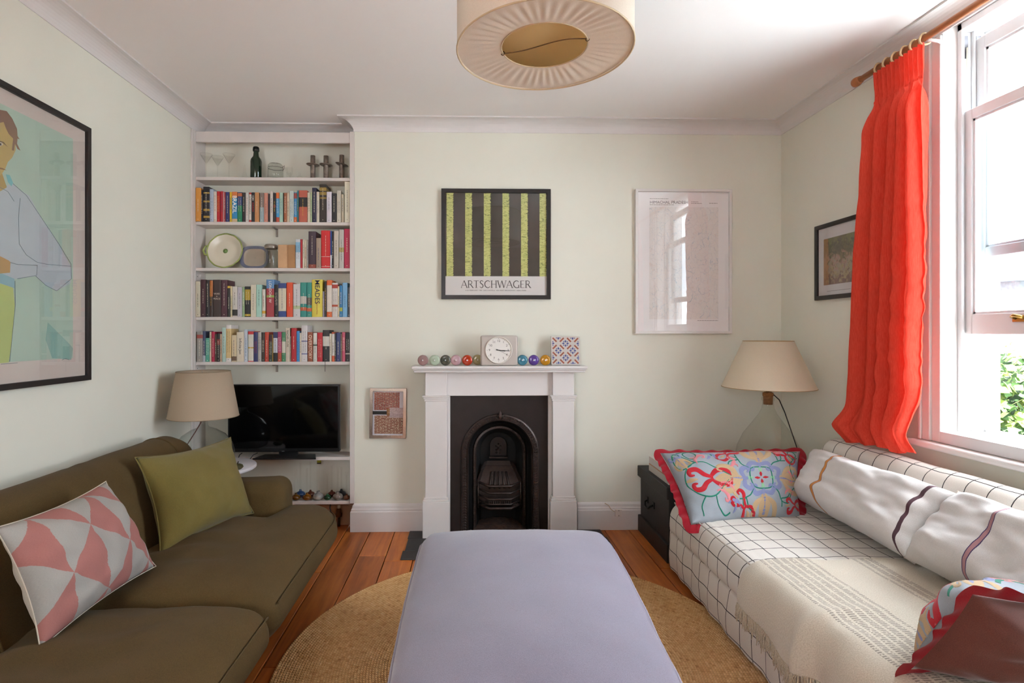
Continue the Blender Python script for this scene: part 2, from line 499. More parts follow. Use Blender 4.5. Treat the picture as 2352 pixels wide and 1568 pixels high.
# ------------------------------------------------------------------ sash window
def sash_window(name, win, label_open, raised):
    y0, y1, z0, z1 = win
    root = bpy.data.objects.new(name, None); COL.objects.link(root); root.location = (XR, (y0 + y1) / 2, z0); ORG[root.name] = Vector(root.location)
    tag(root, kind='structure')
    xs = XR + 0.065                                   # back of the timber reveal
    r = MB()                                          # reveal lining
    r.box(XR, xs, y1, y1 + 0.06, z0 - 0.03, z1).box(XR, xs, y0 - 0.06, y0, z0 - 0.03, z1).box(XR, xs, y0, y1, z1, z1 + 0.012)
    r.build('reveal_lining', WHITE, root)
    fb = MB()                                         # box frame: stiles, beads, head
    for s_, y in ((-1, y1), (1, y0)):
        def yy(d): return y + s_ * d
        def bb(xa, xb, d0, d1, za, zb): fb.box(xa, xb, min(yy(d0), yy(d1)), max(yy(d0), yy(d1)), za, zb)
        bb(xs, XR + 0.26, -0.06, 0.0, z0, z1)
        bb(xs, xs + 0.014, 0.0, 0.022, z0, z1)        # staff bead
        bb(xs + 0.062, xs + 0.072, 0.0, 0.014, z0, z1)# parting bead
        bb(xs + 0.122, xs + 0.15, 0.0, 0.03, z0, z1)  # outside lining
    fb.box(xs, XR + 0.24, y0, y1, z1 - 0.03, z1)
    fb.build('box_frame', SILLW, root, bevel=0.002, seg=1)
    sl = MB().box(xs, XR + 0.26, y0 - .05, y1 + .05, z0 - 0.03, z0)
    sl.build('timber_sill', SILLW, root)
    def sash(nm, x, zb, zt, bot, top, horns):
        w = 0.042; t = 0.046
        s = MB(); yl, yr = y0 + 0.004, y1 - 0.004
        s.box(x, x + w, yr - t, yr, zb, zt).box(x, x + w, yl, yl + t, zb, zt)
        s.box(x, x + w, yl + t, yr - t, zb, zb + bot).box(x, x + w, yl + t, yr - t, zt - top, zt)
        ob = s.build(nm, SILLW, root, bevel=0.003, seg=1)
        m_ = MB(); e = 0.009                          # glazing moulding
        for a, b_, cc, d in ((yr - t - e, yr - t, zb + bot, zt - top), (yl + t, yl + t + e, zb + bot, zt - top)): m_.box(x + 0.008, x + 0.034, a, b_, cc, d)
        for cc, d in ((zb + bot, zb + bot + e), (zt - top - e, zt - top)): m_.box(x + 0.008, x + 0.034, yl + t, yr - t, cc, d)
        mo = m_.build('glazing_bead', SILLW, ob)
        p = MB().box(x + 0.019, x + 0.022, yl + t, yr - t, zb + bot, zt - top).build('pane', glass('window_glass', '#f4f8fa'), ob)
        return ob
    xl_, xu_ = xs + 0.017, xs + 0.075
    if raised:
        lo = sash('lower_sash', xl_, 1.284, 2.256, 0.088, 0.045, True)
        up = sash('upper_sash', xu_, 1.615, 2.575, 0.045, 0.055, True)
    else:
        lo = sash('lower_sash', xl_, z0 + 0.0, z0 + 0.9, 0.088, 0.045, True)
        up = sash('upper_sash', xu_, z1 - 0.93, z1 - 0.03, 0.045, 0.055, True)
    if raised:
        for k, xx in enumerate((xs + 0.036, xs + 0.095)):  # pulleys and cords let into the far pulley stile
            pl = MB().box(xx - 0.011, xx + 0.011, y1 - 0.002, y1 - 0.0005, z1 - 0.145, z1 - 0.045)
            pb = pl.build('pulley_plate', mat('pulley_metal', '#6f7076', 0.35, 0.9), root, bevel=0.004)
            MB().tube([(xx, y1 - 0.008, z1 - 0.10), (xx, y1 - 0.008, 2.3 if k == 0 else 2.57)], 0.003, 6).build('sash_cord', mat('cord', '#c9c2b4', 0.9), pb)
        hd = MB()                                      # brass sash lift on the bottom rail
        hy = y1 - 0.26
        hd.box(xl_ - 0.004, xl_, hy - 0.03, hy + 0.03, 1.335, 1.36)
        hd.tube([(xl_ - 0.002, hy - 0.018, 1.348), (xl_ - 0.022, hy - 0.016, 1.356), (xl_ - 0.03, hy, 1.36), (xl_ - 0.022, hy + 0.016, 1.356), (xl_ - 0.002, hy + 0.018, 1.348)], 0.006, 8)
        hd.build('sash_lift', mat('brass', '#b08d4a', 0.3, 1.0), lo)
    # architrave, two stepped fillets, on the room side
    ar = MB()
    for sgn, y in ((1, y1), (-1, y0)):
        for d0, d1, t in ((0.0, 0.045, 0.012), (0.045, 0.085, 0.022), (0.085, 0.10, 0.03)):
            a, b_ = sorted((y + sgn * d0, y + sgn * d1)); ar.box(XR - t, XR, a, b_, z0 - 0.05, ZC - 0.08)
    ar.build('architrave', WHITE, root, bevel=0.004)
    MB().box(XR - 0.014, XR, y0, y1, z0 - 0.05, z0 + 0.0).build('apron', SILLW, root, bevel=0.003)
    MB().box(XR - 0.055, XR + 0.0, y0 - 0.14, y1 + 0.14, z0 - 0.082, z0 - 0.052).build('window_board', WHITE, root, bevel=0.011, seg=4)
    return root
sash_window('window_1', WIN, True, True)

# ------------------------------------------------------------------ what the window looks out on
REND = mat('white_render', '#f2f2f0', 0.9, var=0.03, vscale=1.5, bump=0.1, bscale=40)
wing = thing('rear_wing', (2.99, 4.6, -1.0), 'white rendered wing of the house seen through the window', 'building')
MB().box(2.4, 3.79, 4.05, 7.0, -1.0, 5.2).build('wall', REND, wing)
MB().tube([(2.62, 4.0, -1), (2.62, 4.0, 5)], 0.04, 10).build('downpipe', mat('pipe_white', '#d8dadc', 0.5), wing)
SLATE = mat('slate', '#34373d', 0.7, var=0.25, vscale=7)
hs = thing('slate_roofed_house', (12.2, 11.6, -1.0), 'grey slated house beyond the garden seen past the wing', 'building')
MB().box(9.6, 15.0, 9.4, 14.0, -1.0, 2.2).build('wall', mat('stock_brick', '#4a4a4c', 0.9, var=0.2, vscale=20), hs)
rf = bpy.data.objects.new('roof', None)
rfm = MB()
rfm.prism([(9.4, 2.2), (15.2, 2.2), (12.3, 4.6)], frameM((0, 14.2, 0), (1, 0, 0), (0, 0, 1)), 5.0)
rfm.build('roof', SLATE, hs)
bpy.data.objects.remove(rf)
lawn = MB().box(XR + 0.28, 20, -8, 20, -1.2, -1.0).build('ground_bounce', mat('pale_bounce_ground', '#c0c0bf', 0.95, var=0.15, vscale=5), kind='structure')  # lawn swapped for pale grey ground that bounces sunlight onto the ceiling
def foliage(name, c, rx, ry, rz, n, cols, label, seed):
    rg = random.Random(seed); root = thing(name, (c[0], c[1], -1.0), label, 'hedge')
    m = MB()
    for i in range(n):
        th, ph, q = rg.uniform(0, 2 * pi), math.acos(rg.uniform(-1, 1)), rg.random() ** 0.33
        p = Vector((c[0] + rx * q * sin(ph) * cos(th), c[1] + ry * q * sin(ph) * sin(th), c[2] + rz * q * cos(ph)))
        a = Vector((rg.uniform(-1, 1), rg.uniform(-1, 1), rg.uniform(-1, 1))).normalized() * 0.07; b_ = a.orthogonal().normalized() * 0.05
        m.mi(rg.randrange(len(cols))); m.poly([p - a, p + b_, p + a, p - b_])
    m.build('leaves', [mat('leaf_%s' % k, k, 0.8) for k in cols], root, fixn=False, kind='stuff')
    MB().tube([(c[0], c[1], -1.0), (c[0], c[1], c[2])], 0.05, 6).build('stem', mat('bark', '#4a3a2a', 0.9), root)
foliage('garden_hedge', (6.6, 6.9, 0.1), 1.2, 0.9, 1.1, 5000, ['#2c4a14', '#47621f', '#1c3610', '#5f6e28'], 'leafy green garden hedge seen through the lower window opening', 3)
fence = thing('garden_fence', (5.6, 5.6, -1.0), 'low pale timber fence below the hedge outside the window', 'fence')
for k in range(9):
    MB().box(4.4 + k * 0.3, 4.66 + k * 0.3, 5.55, 5.58, -1.0, -0.25).build('board', mat('fence_wood', '#b9a488', 0.8, var=0.15), fence)
MB().box(4.3, 7.2, 5.53, 5.55, -0.4, -0.32).build('rail', mat('fence_wood', '#b9a488', 0.8), fence)
# ------------------------------------------------------------------ fireplace
IRON = mat('cast_iron', '#241c1a', 0.42, 0.35, var=0.25, vscale=14, bump=0.12, bscale=60, bdist=0.004)
IRON2 = mat('cast_iron_rubbed', '#3d322e', 0.36, 0.5, var=0.3, vscale=30, bump=0.2, bscale=120, bdist=0.003)
fp = thing('fireplace_surround', (0.21, YB, 0), 'white painted wooden fireplace surround with plain pilasters and mantel shelf', 'fireplace surround')
yp = 3.457                                        # face of the pilasters
def zf(v, Y): return EYE - (v - PPY) * Y / FPX
msh = MB()
x0, x1 = atY(945, 841, 3.40).x, atY(1350, 841, 3.40).x
msh.box(x0, x1, 3.40, YB, 1.068, 1.085).box(x0 + .006, x1 - .006, 3.409, YB, 1.058, 1.068).box(x0 + .012, x1 - .012, 3.416, YB, 1.045, 1.058)
msh.build('mantel_shelf', WHITE, fp, bevel=0.004)
zs = 1.045
xl0, xl1 = atY(975, 900, yp).x, atY(1034, 900, 3.50).x
xr0, xr1 = atY(1259, 900, 3.50).x, atY(1320, 900, yp).x
fz = atY(1148, 908.5, 3.49).z
MB().box(xl0 + 0.02, xr1 - 0.02, 3.488, YB, fz, zs).build('frieze', WHITE, fp, bevel=0.003)
for nm, a, b_, inner in (('pilaster', xl0, atY(1028, 900, yp).x, 1), ('pilaster', atY(1268, 900, yp).x, xr1, -1)):
    back = MB().box(xl0 + .012 if inner == 1 else xr0, xl1 if inner == 1 else xr1 - .012, 3.50, YB, 0, zs)
    back.build('jamb', WHITE, fp, bevel=0.003)
    p = MB().box(a + .004, b_ - .004, yp, 3.50, 0.255, zs)
    po = p.build('pilaster', WHITE, fp, bevel=0.003)
    za = fz
    MB().box(a - .012, b_ + .012, yp - .016, 3.50, za - .003, za + .006).box(a - .006, b_ + .006, yp - .010, 3.50, za - .016, za - .003).box(a - .001, b_ + .001, yp - .004, 3.50, za - .03, za - .016).build('capital', WHITE, po, bevel=0.002)
    MB().box(a - .012, b_ + .012, yp - .012, YB - .05, 0, 0.232).box(a - .008, b_ + .008, yp - .008, 3.50, 0.232, 0.245).box(a - .003, b_ + .003, yp - .004, 3.50, 0.245, 0.258).build('plinth', WHITE, po, bevel=0.003)

ins = thing('cast_iron_fireplace', ((FX0 + FX1) / 2, 3.52, 0), 'black cast iron arched fireplace insert with basket grate', 'fireplace')
YI = 3.515
cx = (atY(1058.5, 1000, YI).x + atY(1238.5, 1000, YI).x) / 2
hw = (atY(1238.5, 1000, YI).x - atY(1058.5, 1000, YI).x) / 2
ztop = atY(1148, 949.5, YI).z
spring = ztop - hw * 0.98
NA = 28
def arch(h, sp, Y, ky=0.98, zb=0.0):
    """inverted-U outline: up the left leg, over, down the right leg"""
    pts = [Vector((cx - h, Y, zb + (sp - zb) * i / 6)) for i in range(6)]
    pts += [Vector((cx - h * cos(pi * i / NA), Y, sp + h * ky * sin(pi * i / NA))) for i in range(NA + 1)]
    pts += [Vector((cx + h, Y, sp - (sp - zb) * (i + 1) / 6)) for i in range(6)]
    return pts
def loft(m, A, B):
    b = len(m.v); n = len(A); sm = m.smooth; m.smooth = True
    for p in A + B: m.vert(p)
    for i in range(n - 1): m.face([b + i, b + i + 1, b + n + i + 1, b + n + i])
    m.smooth = sm
pl = MB()                                         # flat face plate outside the arch
A = arch(hw, spring, YI)
px0, px1, pz1 = xl1 - 0.002, xr0 + 0.002, fz + 0.002
B = []
for p in A:
    t = math.atan2(p.z - spring, p.x - cx)
    if p.z <= spring + 1e-6: B.append(Vector((px0 if p.x < cx else px1, YI, p.z)))
    else:
        ct, st = cos(t), sin(t)
        k = min(((px1 if ct > 0 else px0) - cx) / ct if abs(ct) > 1e-6 else 9, (pz1 - spring) / st)
        B.append(Vector((cx + k * ct, YI, spring + k * st)))
loft(pl, B, A)
for p, q in zip(B, B[1:]):
    if abs(p.x - q.x) > 1e-5 and abs(p.z - q.z) > 1e-5:
        cxx = px0 if min(abs(p.x - px0), abs(q.x - px0)) < 1e-5 else px1
        pl.poly([p, Vector((cxx, YI, pz1)), q])
pl.build('face_plate', IRON, ins)
rows = [(hw, YI), (hw - .004, YI - .012), (hw - .012, YI - .016), (hw - .036, YI - .014), (hw - .042, YI - .02), (hw - .048, YI - .006), (hw - .05, YI + .012)]
m = MB()
for (a, ya), (b_, yb) in zip(rows, rows[1:]): loft(m, arch(a, spring, ya), arch(b_, spring, yb))
outer = m.build('outer_arch_moulding', IRON2, ins)
bd = MB()                                          # cast leaf enrichment along the outer arch
for k, p in enumerate(arch(hw - .024, spring, YI - .016)):
    pass
def along(h, sp, Y, step, zb=0.03):
    L = []; z = zb
    while z < sp: L.append((Vector((cx - h, Y, z)), pi)); z += step
    n = max(2, int(pi * h / step))
    for i in range(n + 1): L.append((Vector((cx - h * cos(pi * i / n), Y, sp + h * .98 * sin(pi * i / n))), pi - pi * i / n))
    z = sp
    while z > zb: L.append((Vector((cx + h, Y, z)), 0)); z -= step
    return L
for p, t in along(hw - .024, spring, YI - .016, 0.017):
    for d in (-0.0065, 0.0065):
        q = p + Vector((cos(t) * d, 0, sin(t) * d))
        M = Matrix.Translation(q) @ Matrix.Rotation(-(t + (0.7 if d > 0 else -0.7)), 4, 'Y')
        bd.obox(M, 0.012, 0.012, 0.0065)
bd.build('leaf_enrichment', IRON2, outer, bevel=0.002, seg=1, kind='stuff')
fin = MB()
fin.lathe([(0.0, -0.028), (0.012, -0.018), (0.016, -0.004), (0.010, 0.008), (0.013, 0.014), (0.004, 0.026), (0.0, 0.036)], Matrix.Translation((cx, YI - .016, ztop - 0.008)), 10)
for sx_ in (-1, 1): fin.tube([(cx, YI - .018, ztop - .02), (cx + sx_ * .018, YI - .02, ztop - .006), (cx + sx_ * .026, YI - .018, ztop - .016), (cx + sx_ * .02, YI - .018, ztop - .022)], [.005, .005, .004, .002], 6)
fin.build('finial', IRON2, ins)
m = MB()                                           # deep plain reveal
h2, sp2, Y2 = hw - .078, spring - .012, YI + .075
loft(m, arch(hw - .05, spring, YI + .012), arch(hw - .066, spring - .006, YI + .06)); loft(m, arch(hw - .066, spring - .006, YI + .06), arch(h2, sp2, Y2))
m.build('arch_reveal', mat('cast_iron_sooty', '#0d0b0b', 0.55, 0.2), ins)
m = MB(); rows = [(h2, Y2), (h2 - .004, Y2 - .01), (h2 - .016, Y2 - .012), (h2 - .022, Y2 - .004), (h2 - .024, Y2 + .02)]
for (a, ya), (b_, yb) in zip(rows, rows[1:]): loft(m, arch(a, sp2, ya), arch(b_, sp2, yb))
inner = m.build('inner_arch_moulding', IRON2, ins)
bd = MB()
for p, t in along(h2 - .010, sp2, Y2 - .012, 0.014): bd.obox(Matrix.Translation(p) @ Matrix.Rotation(-t, 4, 'Y'), 0.007, 0.008, 0.007)
bd.build('bead_enrichment', IRON2, inner, kind='stuff')
h3 = h2 - .024; Y3 = Y2 + .02
m = MB()                                           # firebox lining
loft(m, arch(h3, sp2, Y3), arch(h3 - .03, sp2 - .02, Y3 + .13))
bk = arch(h3 - .03, sp2 - .02, Y3 + .13); m.poly(bk)
m.build('firebox', mat('firebox_soot', '#090807', 0.8), ins)
yb3 = Y3 + .118
m = MB()                                           # damper door
m.prism([(-.058, 0), (.058, 0)] + [(.058 * cos(pi * i / 12), .072 + .06 * sin(pi * i / 12)) for i in range(13)], frameM((cx, yb3, atY(1148, 1046, yb3).z), (1, 0, 0), (0, 0, 1)), 0.012)
dm = m.build('damper_door', IRON, ins, bevel=0.003)
zd = atY(1148, 1046, yb3).z
dd = MB()
for sx_, sz_ in ((-.012, .03), (.012, .03), (-.014, .055), (.014, .055), (0, .042), (0, .07), (-.012, .012), (.012, .012)): dd.lathe([(0, 0), (.007, .002), (.004, .006), (0, .007)], Matrix.Translation((cx + sx_, yb3 - .012, zd + .012 + sz_)) @ Matrix.Rotation(radians(90), 4, 'X'), 8)
dd.build('rosette', IRON2, dm, kind='stuff')
MB().box(cx - .062, cx + .062, yb3 - .035, yb3, zd - .012, zd).build('damper_ledge', IRON2, ins, bevel=.003)
# splayed fire back with ribs
zt, zm = atY(1148, 1056, yb3).z, atY(1148, 1112, 3.60).z
yt_, ym_ = yb3 - .02, 3.60
m = MB()
for wa, wb_, za, zb_, ya, yb_ in ((.075, .085, zt, zt - .028, yt_, yt_ - .02), (.088, .092, zt - .028, zt - .04, yt_ - .03, yt_ - .03), (.095, .135, zt - .04, zm, yt_ - .03, ym_ - .0)):
    m.poly([(cx - wa, ya, za), (cx + wa, ya, za), (cx + wb_, yb_, zb_), (cx - wb_, yb_, zb_)])
    for s_ in (-1, 1):
        m.poly([(cx + s_ * wa, ya, za), (cx + s_ * wb_, yb_, zb_), (cx + s_ * (wb_ + .03), yb_ - .05, zb_), (cx + s_ * (wa + .02), ya - .03, za)])
m.poly([(cx - .135, ym_, zm), (cx + .135, ym_, zm), (cx + .135, ym_, 0.18), (cx - .135, ym_, 0.18)])
fbk = m.build('fire_back', IRON2, ins)
for k in range(5):
    xx = cx + (k - 2) * .03
    a, b_ = Vector((xx * .8 + cx * .2, yt_ - .05, zt - .062)), Vector((xx * 1.1 - cx * .1, ym_ - .022, zm - .02))
    MB().tube([a, b_], .0075, 6).build('rib', IRON2, fbk)
# bowed basket bars
def bar(z, w, r, yfr, nm):
    pts = [(cx - w, Y2 - .004, z + .012), (cx - w + .065, yfr, z), (cx + w - .065, yfr, z), (cx + w, Y2 - .004, z + .012)]
    MB().tube(pts, r, 6).build(nm, IRON2, ins)
for v_, r in ((1116, .0085), (1132, .007), (1146, .007), (1157.5, .006), (1167, .010)): bar(atY(1148, v_, 3.53).z, 0.135, r, 3.525, 'grate_bar')
for s_ in (-1, 1): MB().tube([(cx + s_ * .139, Y2 - .006, atY(1148, 1108, 3.53).z), (cx + s_ * .139, Y2 - .006, atY(1148, 1172, 3.53).z)], .007, 6).build('grate_post', IRON2, ins)
za, zb_ = atY(1148, 1157, 3.53).z, atY(1148, 1147, 3.53).z
for k in range(11): MB().box(cx - .07 + k * .014 - .003, cx - .07 + k * .014 + .003, 3.523, 3.531, za, zb_).build('fret', IRON2, ins)
MB().box(cx - .12, cx + .12, 3.54, 3.62, atY(1148, 1160, 3.53).z - .004, atY(1148, 1160, 3.53).z + .004).build('grate_bottom', IRON, ins)
ash = MB()
ash.grid(lambda a, b_: Vector((cx + (a - .5) * .34, 3.50 + b_ * .2, 0.02 + .03 * sin(pi * a) * b_ + .008 * hnoise(a * 14, b_ * 9))), 30, 16)
ash.build('ash_bed', mat('rust_ash', '#3a2519', 0.95, var=0.6, vscale=25, bump=0.6, bscale=60, bdist=.01), ins, kind='stuff')
MB().tube([Vector((cx + .19 * cos(pi + pi * i / 16), 3.49 - .07 * sin(pi * i / 16), .03)) for i in range(17)], .012, 8).build('fender_lip', IRON, ins)

hearth = thing('hearth', (0.21, 3.32, 0), 'black slate hearth of several slabs set in front of the fireplace', 'hearth')
HE = mat('hearth_slate', '#1d1a1c', 0.45, var=0.3, vscale=6, bump=0.15, bscale=30, bdist=.004)
hx0, hx1 = atZ(948, 1222, 0).x, atZ(1368, 1222, 0).x
hx0b = atZ(918, 1288, 0).x
for k in range(3):
    a = hx0b + .012 + (0.87 - hx0b) / 3 * k; b_ = hx0b + .012 + (0.87 - hx0b) / 3 * (k + 1)
    MB().box(a + .002, b_ - .002, 3.255, 3.44, 0.0005, .008).build('slab', HE, hearth, bevel=.003)
    MB().box(a - .012 + .002, b_ - .012 - .002, 3.125, 3.247, 0.0005, .008).build('slab', HE, hearth, bevel=.006)
MB().box(hx0 - .02, xl0 - .012, 3.445, YB - .03, .0005, .008).build('slab', HE, hearth, bevel=.003)
MB().box(xr1 + .012, 0.87, 3.445, YB - .03, .0005, .008).build('slab', HE, hearth, bevel=.003)

# ------------------------------------------------------------------ things on the mantel
ZM = 1.0852
def votive(u, v, col, label, y=3.47, r=0.0345, dark=False):
    c = atY(u, v, y); c.z = ZM + r
    root = thing('glass_votive', (c.x, y, ZM), label, 'candle holder', 'coloured glass votives along the mantel')
    M = Matrix.Translation((c.x, y, ZM + r)) @ Matrix.Rotation(radians(-90), 4, 'X') @ Matrix.Rotation(radians(2), 4, 'Y')
    g = mat('votive_%s' % col, col, 0.08, spec=0.6)
    MATS['votive_%s' % col].node_tree.nodes['Principled BSDF'].inputs['Transmission Weight'].default_value = 0.45
    MB().lathe([(0.0, -.004), (0.006, -.004), (0.010, 0.0), (r * .55, .001), (r * .9, .002), (r * .97, .008), (r * .93, .016), (0.0, .014)], M, 28).build('coloured_base', g, root)
    MB().lathe([(r * .96, .010), (r, .014), (r * 1.0, .05), (r * .95, .05), (r * .9, .018)], M, 28, cap=False).build('clear_cup', glass('clear_glass', '#fdfdfc', 0.0, 1.4), root)
    MB().lathe([(0, -.006), (.004, -.005), (.005, -.003), (0, -.002)], M, 10).build('pontil', mat('glass_glint', '#e9e4e4', 0.05), root)
for u, c, l in ((971, '#b08a88', 'dusky pink glass votive, leftmost on the mantel'), (998, '#cfe0c6', 'pale green glass votive second from the left on the mantel'),
                (1023, '#5d5c4e', 'smoky grey glass votive third from the left on the mantel'), (1047, '#ddb3bb', 'pale pink glass votive between the grey and the red ones'),
                (1073, '#d2401c', 'bright orange-red glass votive left of the mantel clock'), (1097, '#c9bb86', 'pale yellow glass votive half hidden behind the clock'),
                (1200, '#4c93ab', 'turquoise blue glass votive right of the mantel clock'), (1226, '#6a4aa6', 'purple glass votive between blue and amber ones'),
                (1253, '#dc9a1c', 'amber yellow glass votive beside the patterned tile')):
    votive(u, 828, c, l, y=3.50 if u == 1097 else 3.455)

ck = thing('mantel_clock', (atY(1147, 838, 3.46).x, 3.46, ZM), 'beige square mantel clock with round white dial reading quarter past three', 'clock')
kx0, kx1 = atY(1103.5, 800, 3.44).x, atY(1189.5, 800, 3.44).x; kz1 = atY(1147, 770, 3.44).z
CB = mat('clock_case', '#b0a79f', 0.45)
MB().rbox((kx0, 3.44, ZM), (kx1, 3.475, kz1), .014, 4, 2).build('case', CB, ck)
kc = atY(1145.5, 804, 3.436); kr = (kz1 - ZM) * .435
MK = frameM((kc.x, 3.4385, kc.z), (1, 0, 0), (0, 0, 1))
MB().lathe([(kr * .99, -.002), (kr * 1.03, .003), (kr * 1.0, .008), (kr * .95, .007), (kr * .94, .0)], MK, 48, cap=False).build('bezel', mat('clock_bezel', '#d5cfc4', 0.3), ck)
dl = MB().lathe([(kr * .95, -.001), (kr * .95, .0012)], MK, 48).build('dial', mat('clock_dial', '#d9d6d0', 0.5), ck)
INK = mat('black_ink', '#1c1a1a', 0.6)
for k in range(1, 13):
    a = pi / 2 - 2 * pi * k / 12
    text('numeral', str(k), kr * .24, MK @ Matrix.Translation((kr * .70 * cos(a), kr * .70 * sin(a), .0014)), INK, dl)
    MB().obox(MK @ Matrix.Translation((kr * .87 * cos(a), kr * .87 * sin(a), .0016)) @ Matrix.Rotation(a, 4, 'Z'), kr * .05, kr * .025, .0005).build('minute_mark', INK, dl)
text('maker_mark', 'Lemnos', kr * .09, MK @ Matrix.Translation((0, kr * .42, .0014)), INK, dl) if False else None
for nm, a, L, w in (('minute_hand', -4, .82, .045), ('hour_hand', -7, .5, .06), ('second_hand', -28, .7, .014)):
    MB().obox(MK @ Matrix.Rotation(radians(a), 4, 'Z') @ Matrix.Translation((kr * (L - .2) / 2, 0, .004)), kr * (L + .2), kr * w, .001).build(nm, INK, ck)

tx0, tx1 = atY(1268, 800, 3.47).x, atY(1335, 800, 3.47).x; tw = tx1 - tx0
tile = thing('patterned_tile', ((tx0 + tx1) / 2, 3.50, ZM), 'square blue and rust patterned ceramic tile propped on the mantel', 'tile')
lean = radians(9)
MT = frameM(((tx0 + tx1) / 2, 3.50, ZM + .001), (1, 0, -.012), (0, sin(lean), cos(lean)))
MB().obox(MT @ Matrix.Translation((0, tw / 2, 0.006 - .012)), tw, tw, .012).build('tile_body', mat('tile_glaze', '#bdb8b2', 0.3, var=.06, vscale=30), tile, bevel=.0015)
RU, BL = mat('rust_glaze', '#96523a', .35, var=.15, vscale=60), mat('cobalt_glaze', '#3d4a86', .35, var=.2, vscale=60)
def tp(x, y): return MT @ Matrix.Translation((x * tw / 2, tw / 2 + y * tw / 2, .0003))
for i in range(-2, 3):
    for j in range(-2, 3):
        if (i + j) % 2: continue
        for s_ in (45, -45):
            for q in (-1, 1):
                xx, yy_ = i * .5 + q * .25 * cos(radians(s_)), j * .5 + q * .25 * sin(radians(s_))
                xx, yy_ = i * .5 + q * .25, j * .5 + q * .25 * (1 if s_ > 0 else -1)
                if q == 1 and abs(xx) < .95 and abs(yy_) < .95: MB().obox(tp(xx, yy_) @ Matrix.Rotation(radians(s_), 4, 'Z'), tw * .19, tw * .052, .0006).build('rust_bar', RU, tile)
    for j in range(-2, 3):
        if (i + j) % 2 == 0: continue
        for a in range(4):
            aa = a * pi / 2
            xx, yy_ = i * .5 + .15 * cos(aa), j * .5 + .15 * sin(aa)
            if abs(xx) < .95 and abs(yy_) < .95:
                MB().prism([(-.05 * tw, 0), (0, -.034 * tw), (.05 * tw, 0), (0, .034 * tw)], tp(xx, yy_) @ Matrix.Rotation(aa, 4, 'Z'), .0005).build('blue_petal', BL, tile)
            xx, yy_ = i * .5 + .17 * cos(aa + pi / 4), j * .5 + .17 * sin(aa + pi / 4)
            if abs(xx) < .95 and abs(yy_) < .95: MB().prism([(-.022 * tw, -.013 * tw), (.022 * tw, -.013 * tw), (.022 * tw, .013 * tw), (-.022 * tw, .013 * tw)], tp(xx, yy_) @ Matrix.Rotation(aa + pi / 4, 4, 'Z'), .0005).build('blue_fleck', BL, tile)
# ------------------------------------------------------------------ alcove bookcase
YS = 3.606                                         # front edge of the shelves
XS0, XS1 = XL + 0.013, XA - 0.030                  # inner faces of the uprights
bc = thing('bookcase', ((XL + XA) / 2, 3.66, 0.0), 'white painted bookcase built into the alcove left of the fireplace', 'bookcase')
SHW = mat('shelf_paint', '#cbc3be', 0.5, var=0.03, vscale=9)
MB().box(XL + .001, XS0, YS - .012, YA - .001, 0.18, 2.604).build('upright', SHW, bc, bevel=.0015, seg=1)
MB().box(XS1, XA - .001, YS - .012, YA - .001, 0.18, 2.604).build('upright', SHW, bc, bevel=.0015, seg=1)
MB().box(XL - .0 + .0005, XL + .012, YS - .045, YS - .013, 0.18, 2.604).build('side_fillet', SHW, bc, bevel=.002, seg=1)
MB().box(XS0, XS1, YS - .004, YS + .016, 2.531, 2.600).build('fascia', SHW, bc, bevel=.002, seg=1)
MB().box(XS0, XS1, YS + .016, YA - .001, 2.585, 2.600).build('top_board', SHW, bc)
SH = {'glass': 2.306, 'row1': 2.015, 'plates': 1.715, 'row2': 1.396, 'row3': 1.104, 'tv': 0.488, 'vases': 0.193}
for k, z in SH.items():
    MB().box(XS0, XS1, YS - (.03 if k == 'tv' else 0), YA - .001, z - .021, z).build('shelf', SHW, bc, bevel=.0015, seg=1)
BRK = mat('bracket_metal', '#8d857c', 0.5, 0.6)
for k in ('row1', 'plates', 'row2', 'row3'):
    z = SH[k]; xx = atY(637, 540, YA).x
    MB().box(xx - .006, xx + .006, YA - .014, YA - .002, z - .075, z - .0215).box(xx - .005, xx + .005, YS + .05, YA - .014, z - .03, z - .0215).build('bracket', BRK, bc)
holes = MB()
for z in (1.66, 1.575, 1.50, 1.42, 1.06, 2.12, 2.2):
    MB().lathe([(0.0035, 0), (0.0035, .0008)], Matrix.Translation((XS0 - .0002, YS + .02, z)) @ Matrix.Rotation(radians(90), 4, 'Y'), 8).build('peg_hole', mat('peg_dark', '#3a3430', .8), bc)

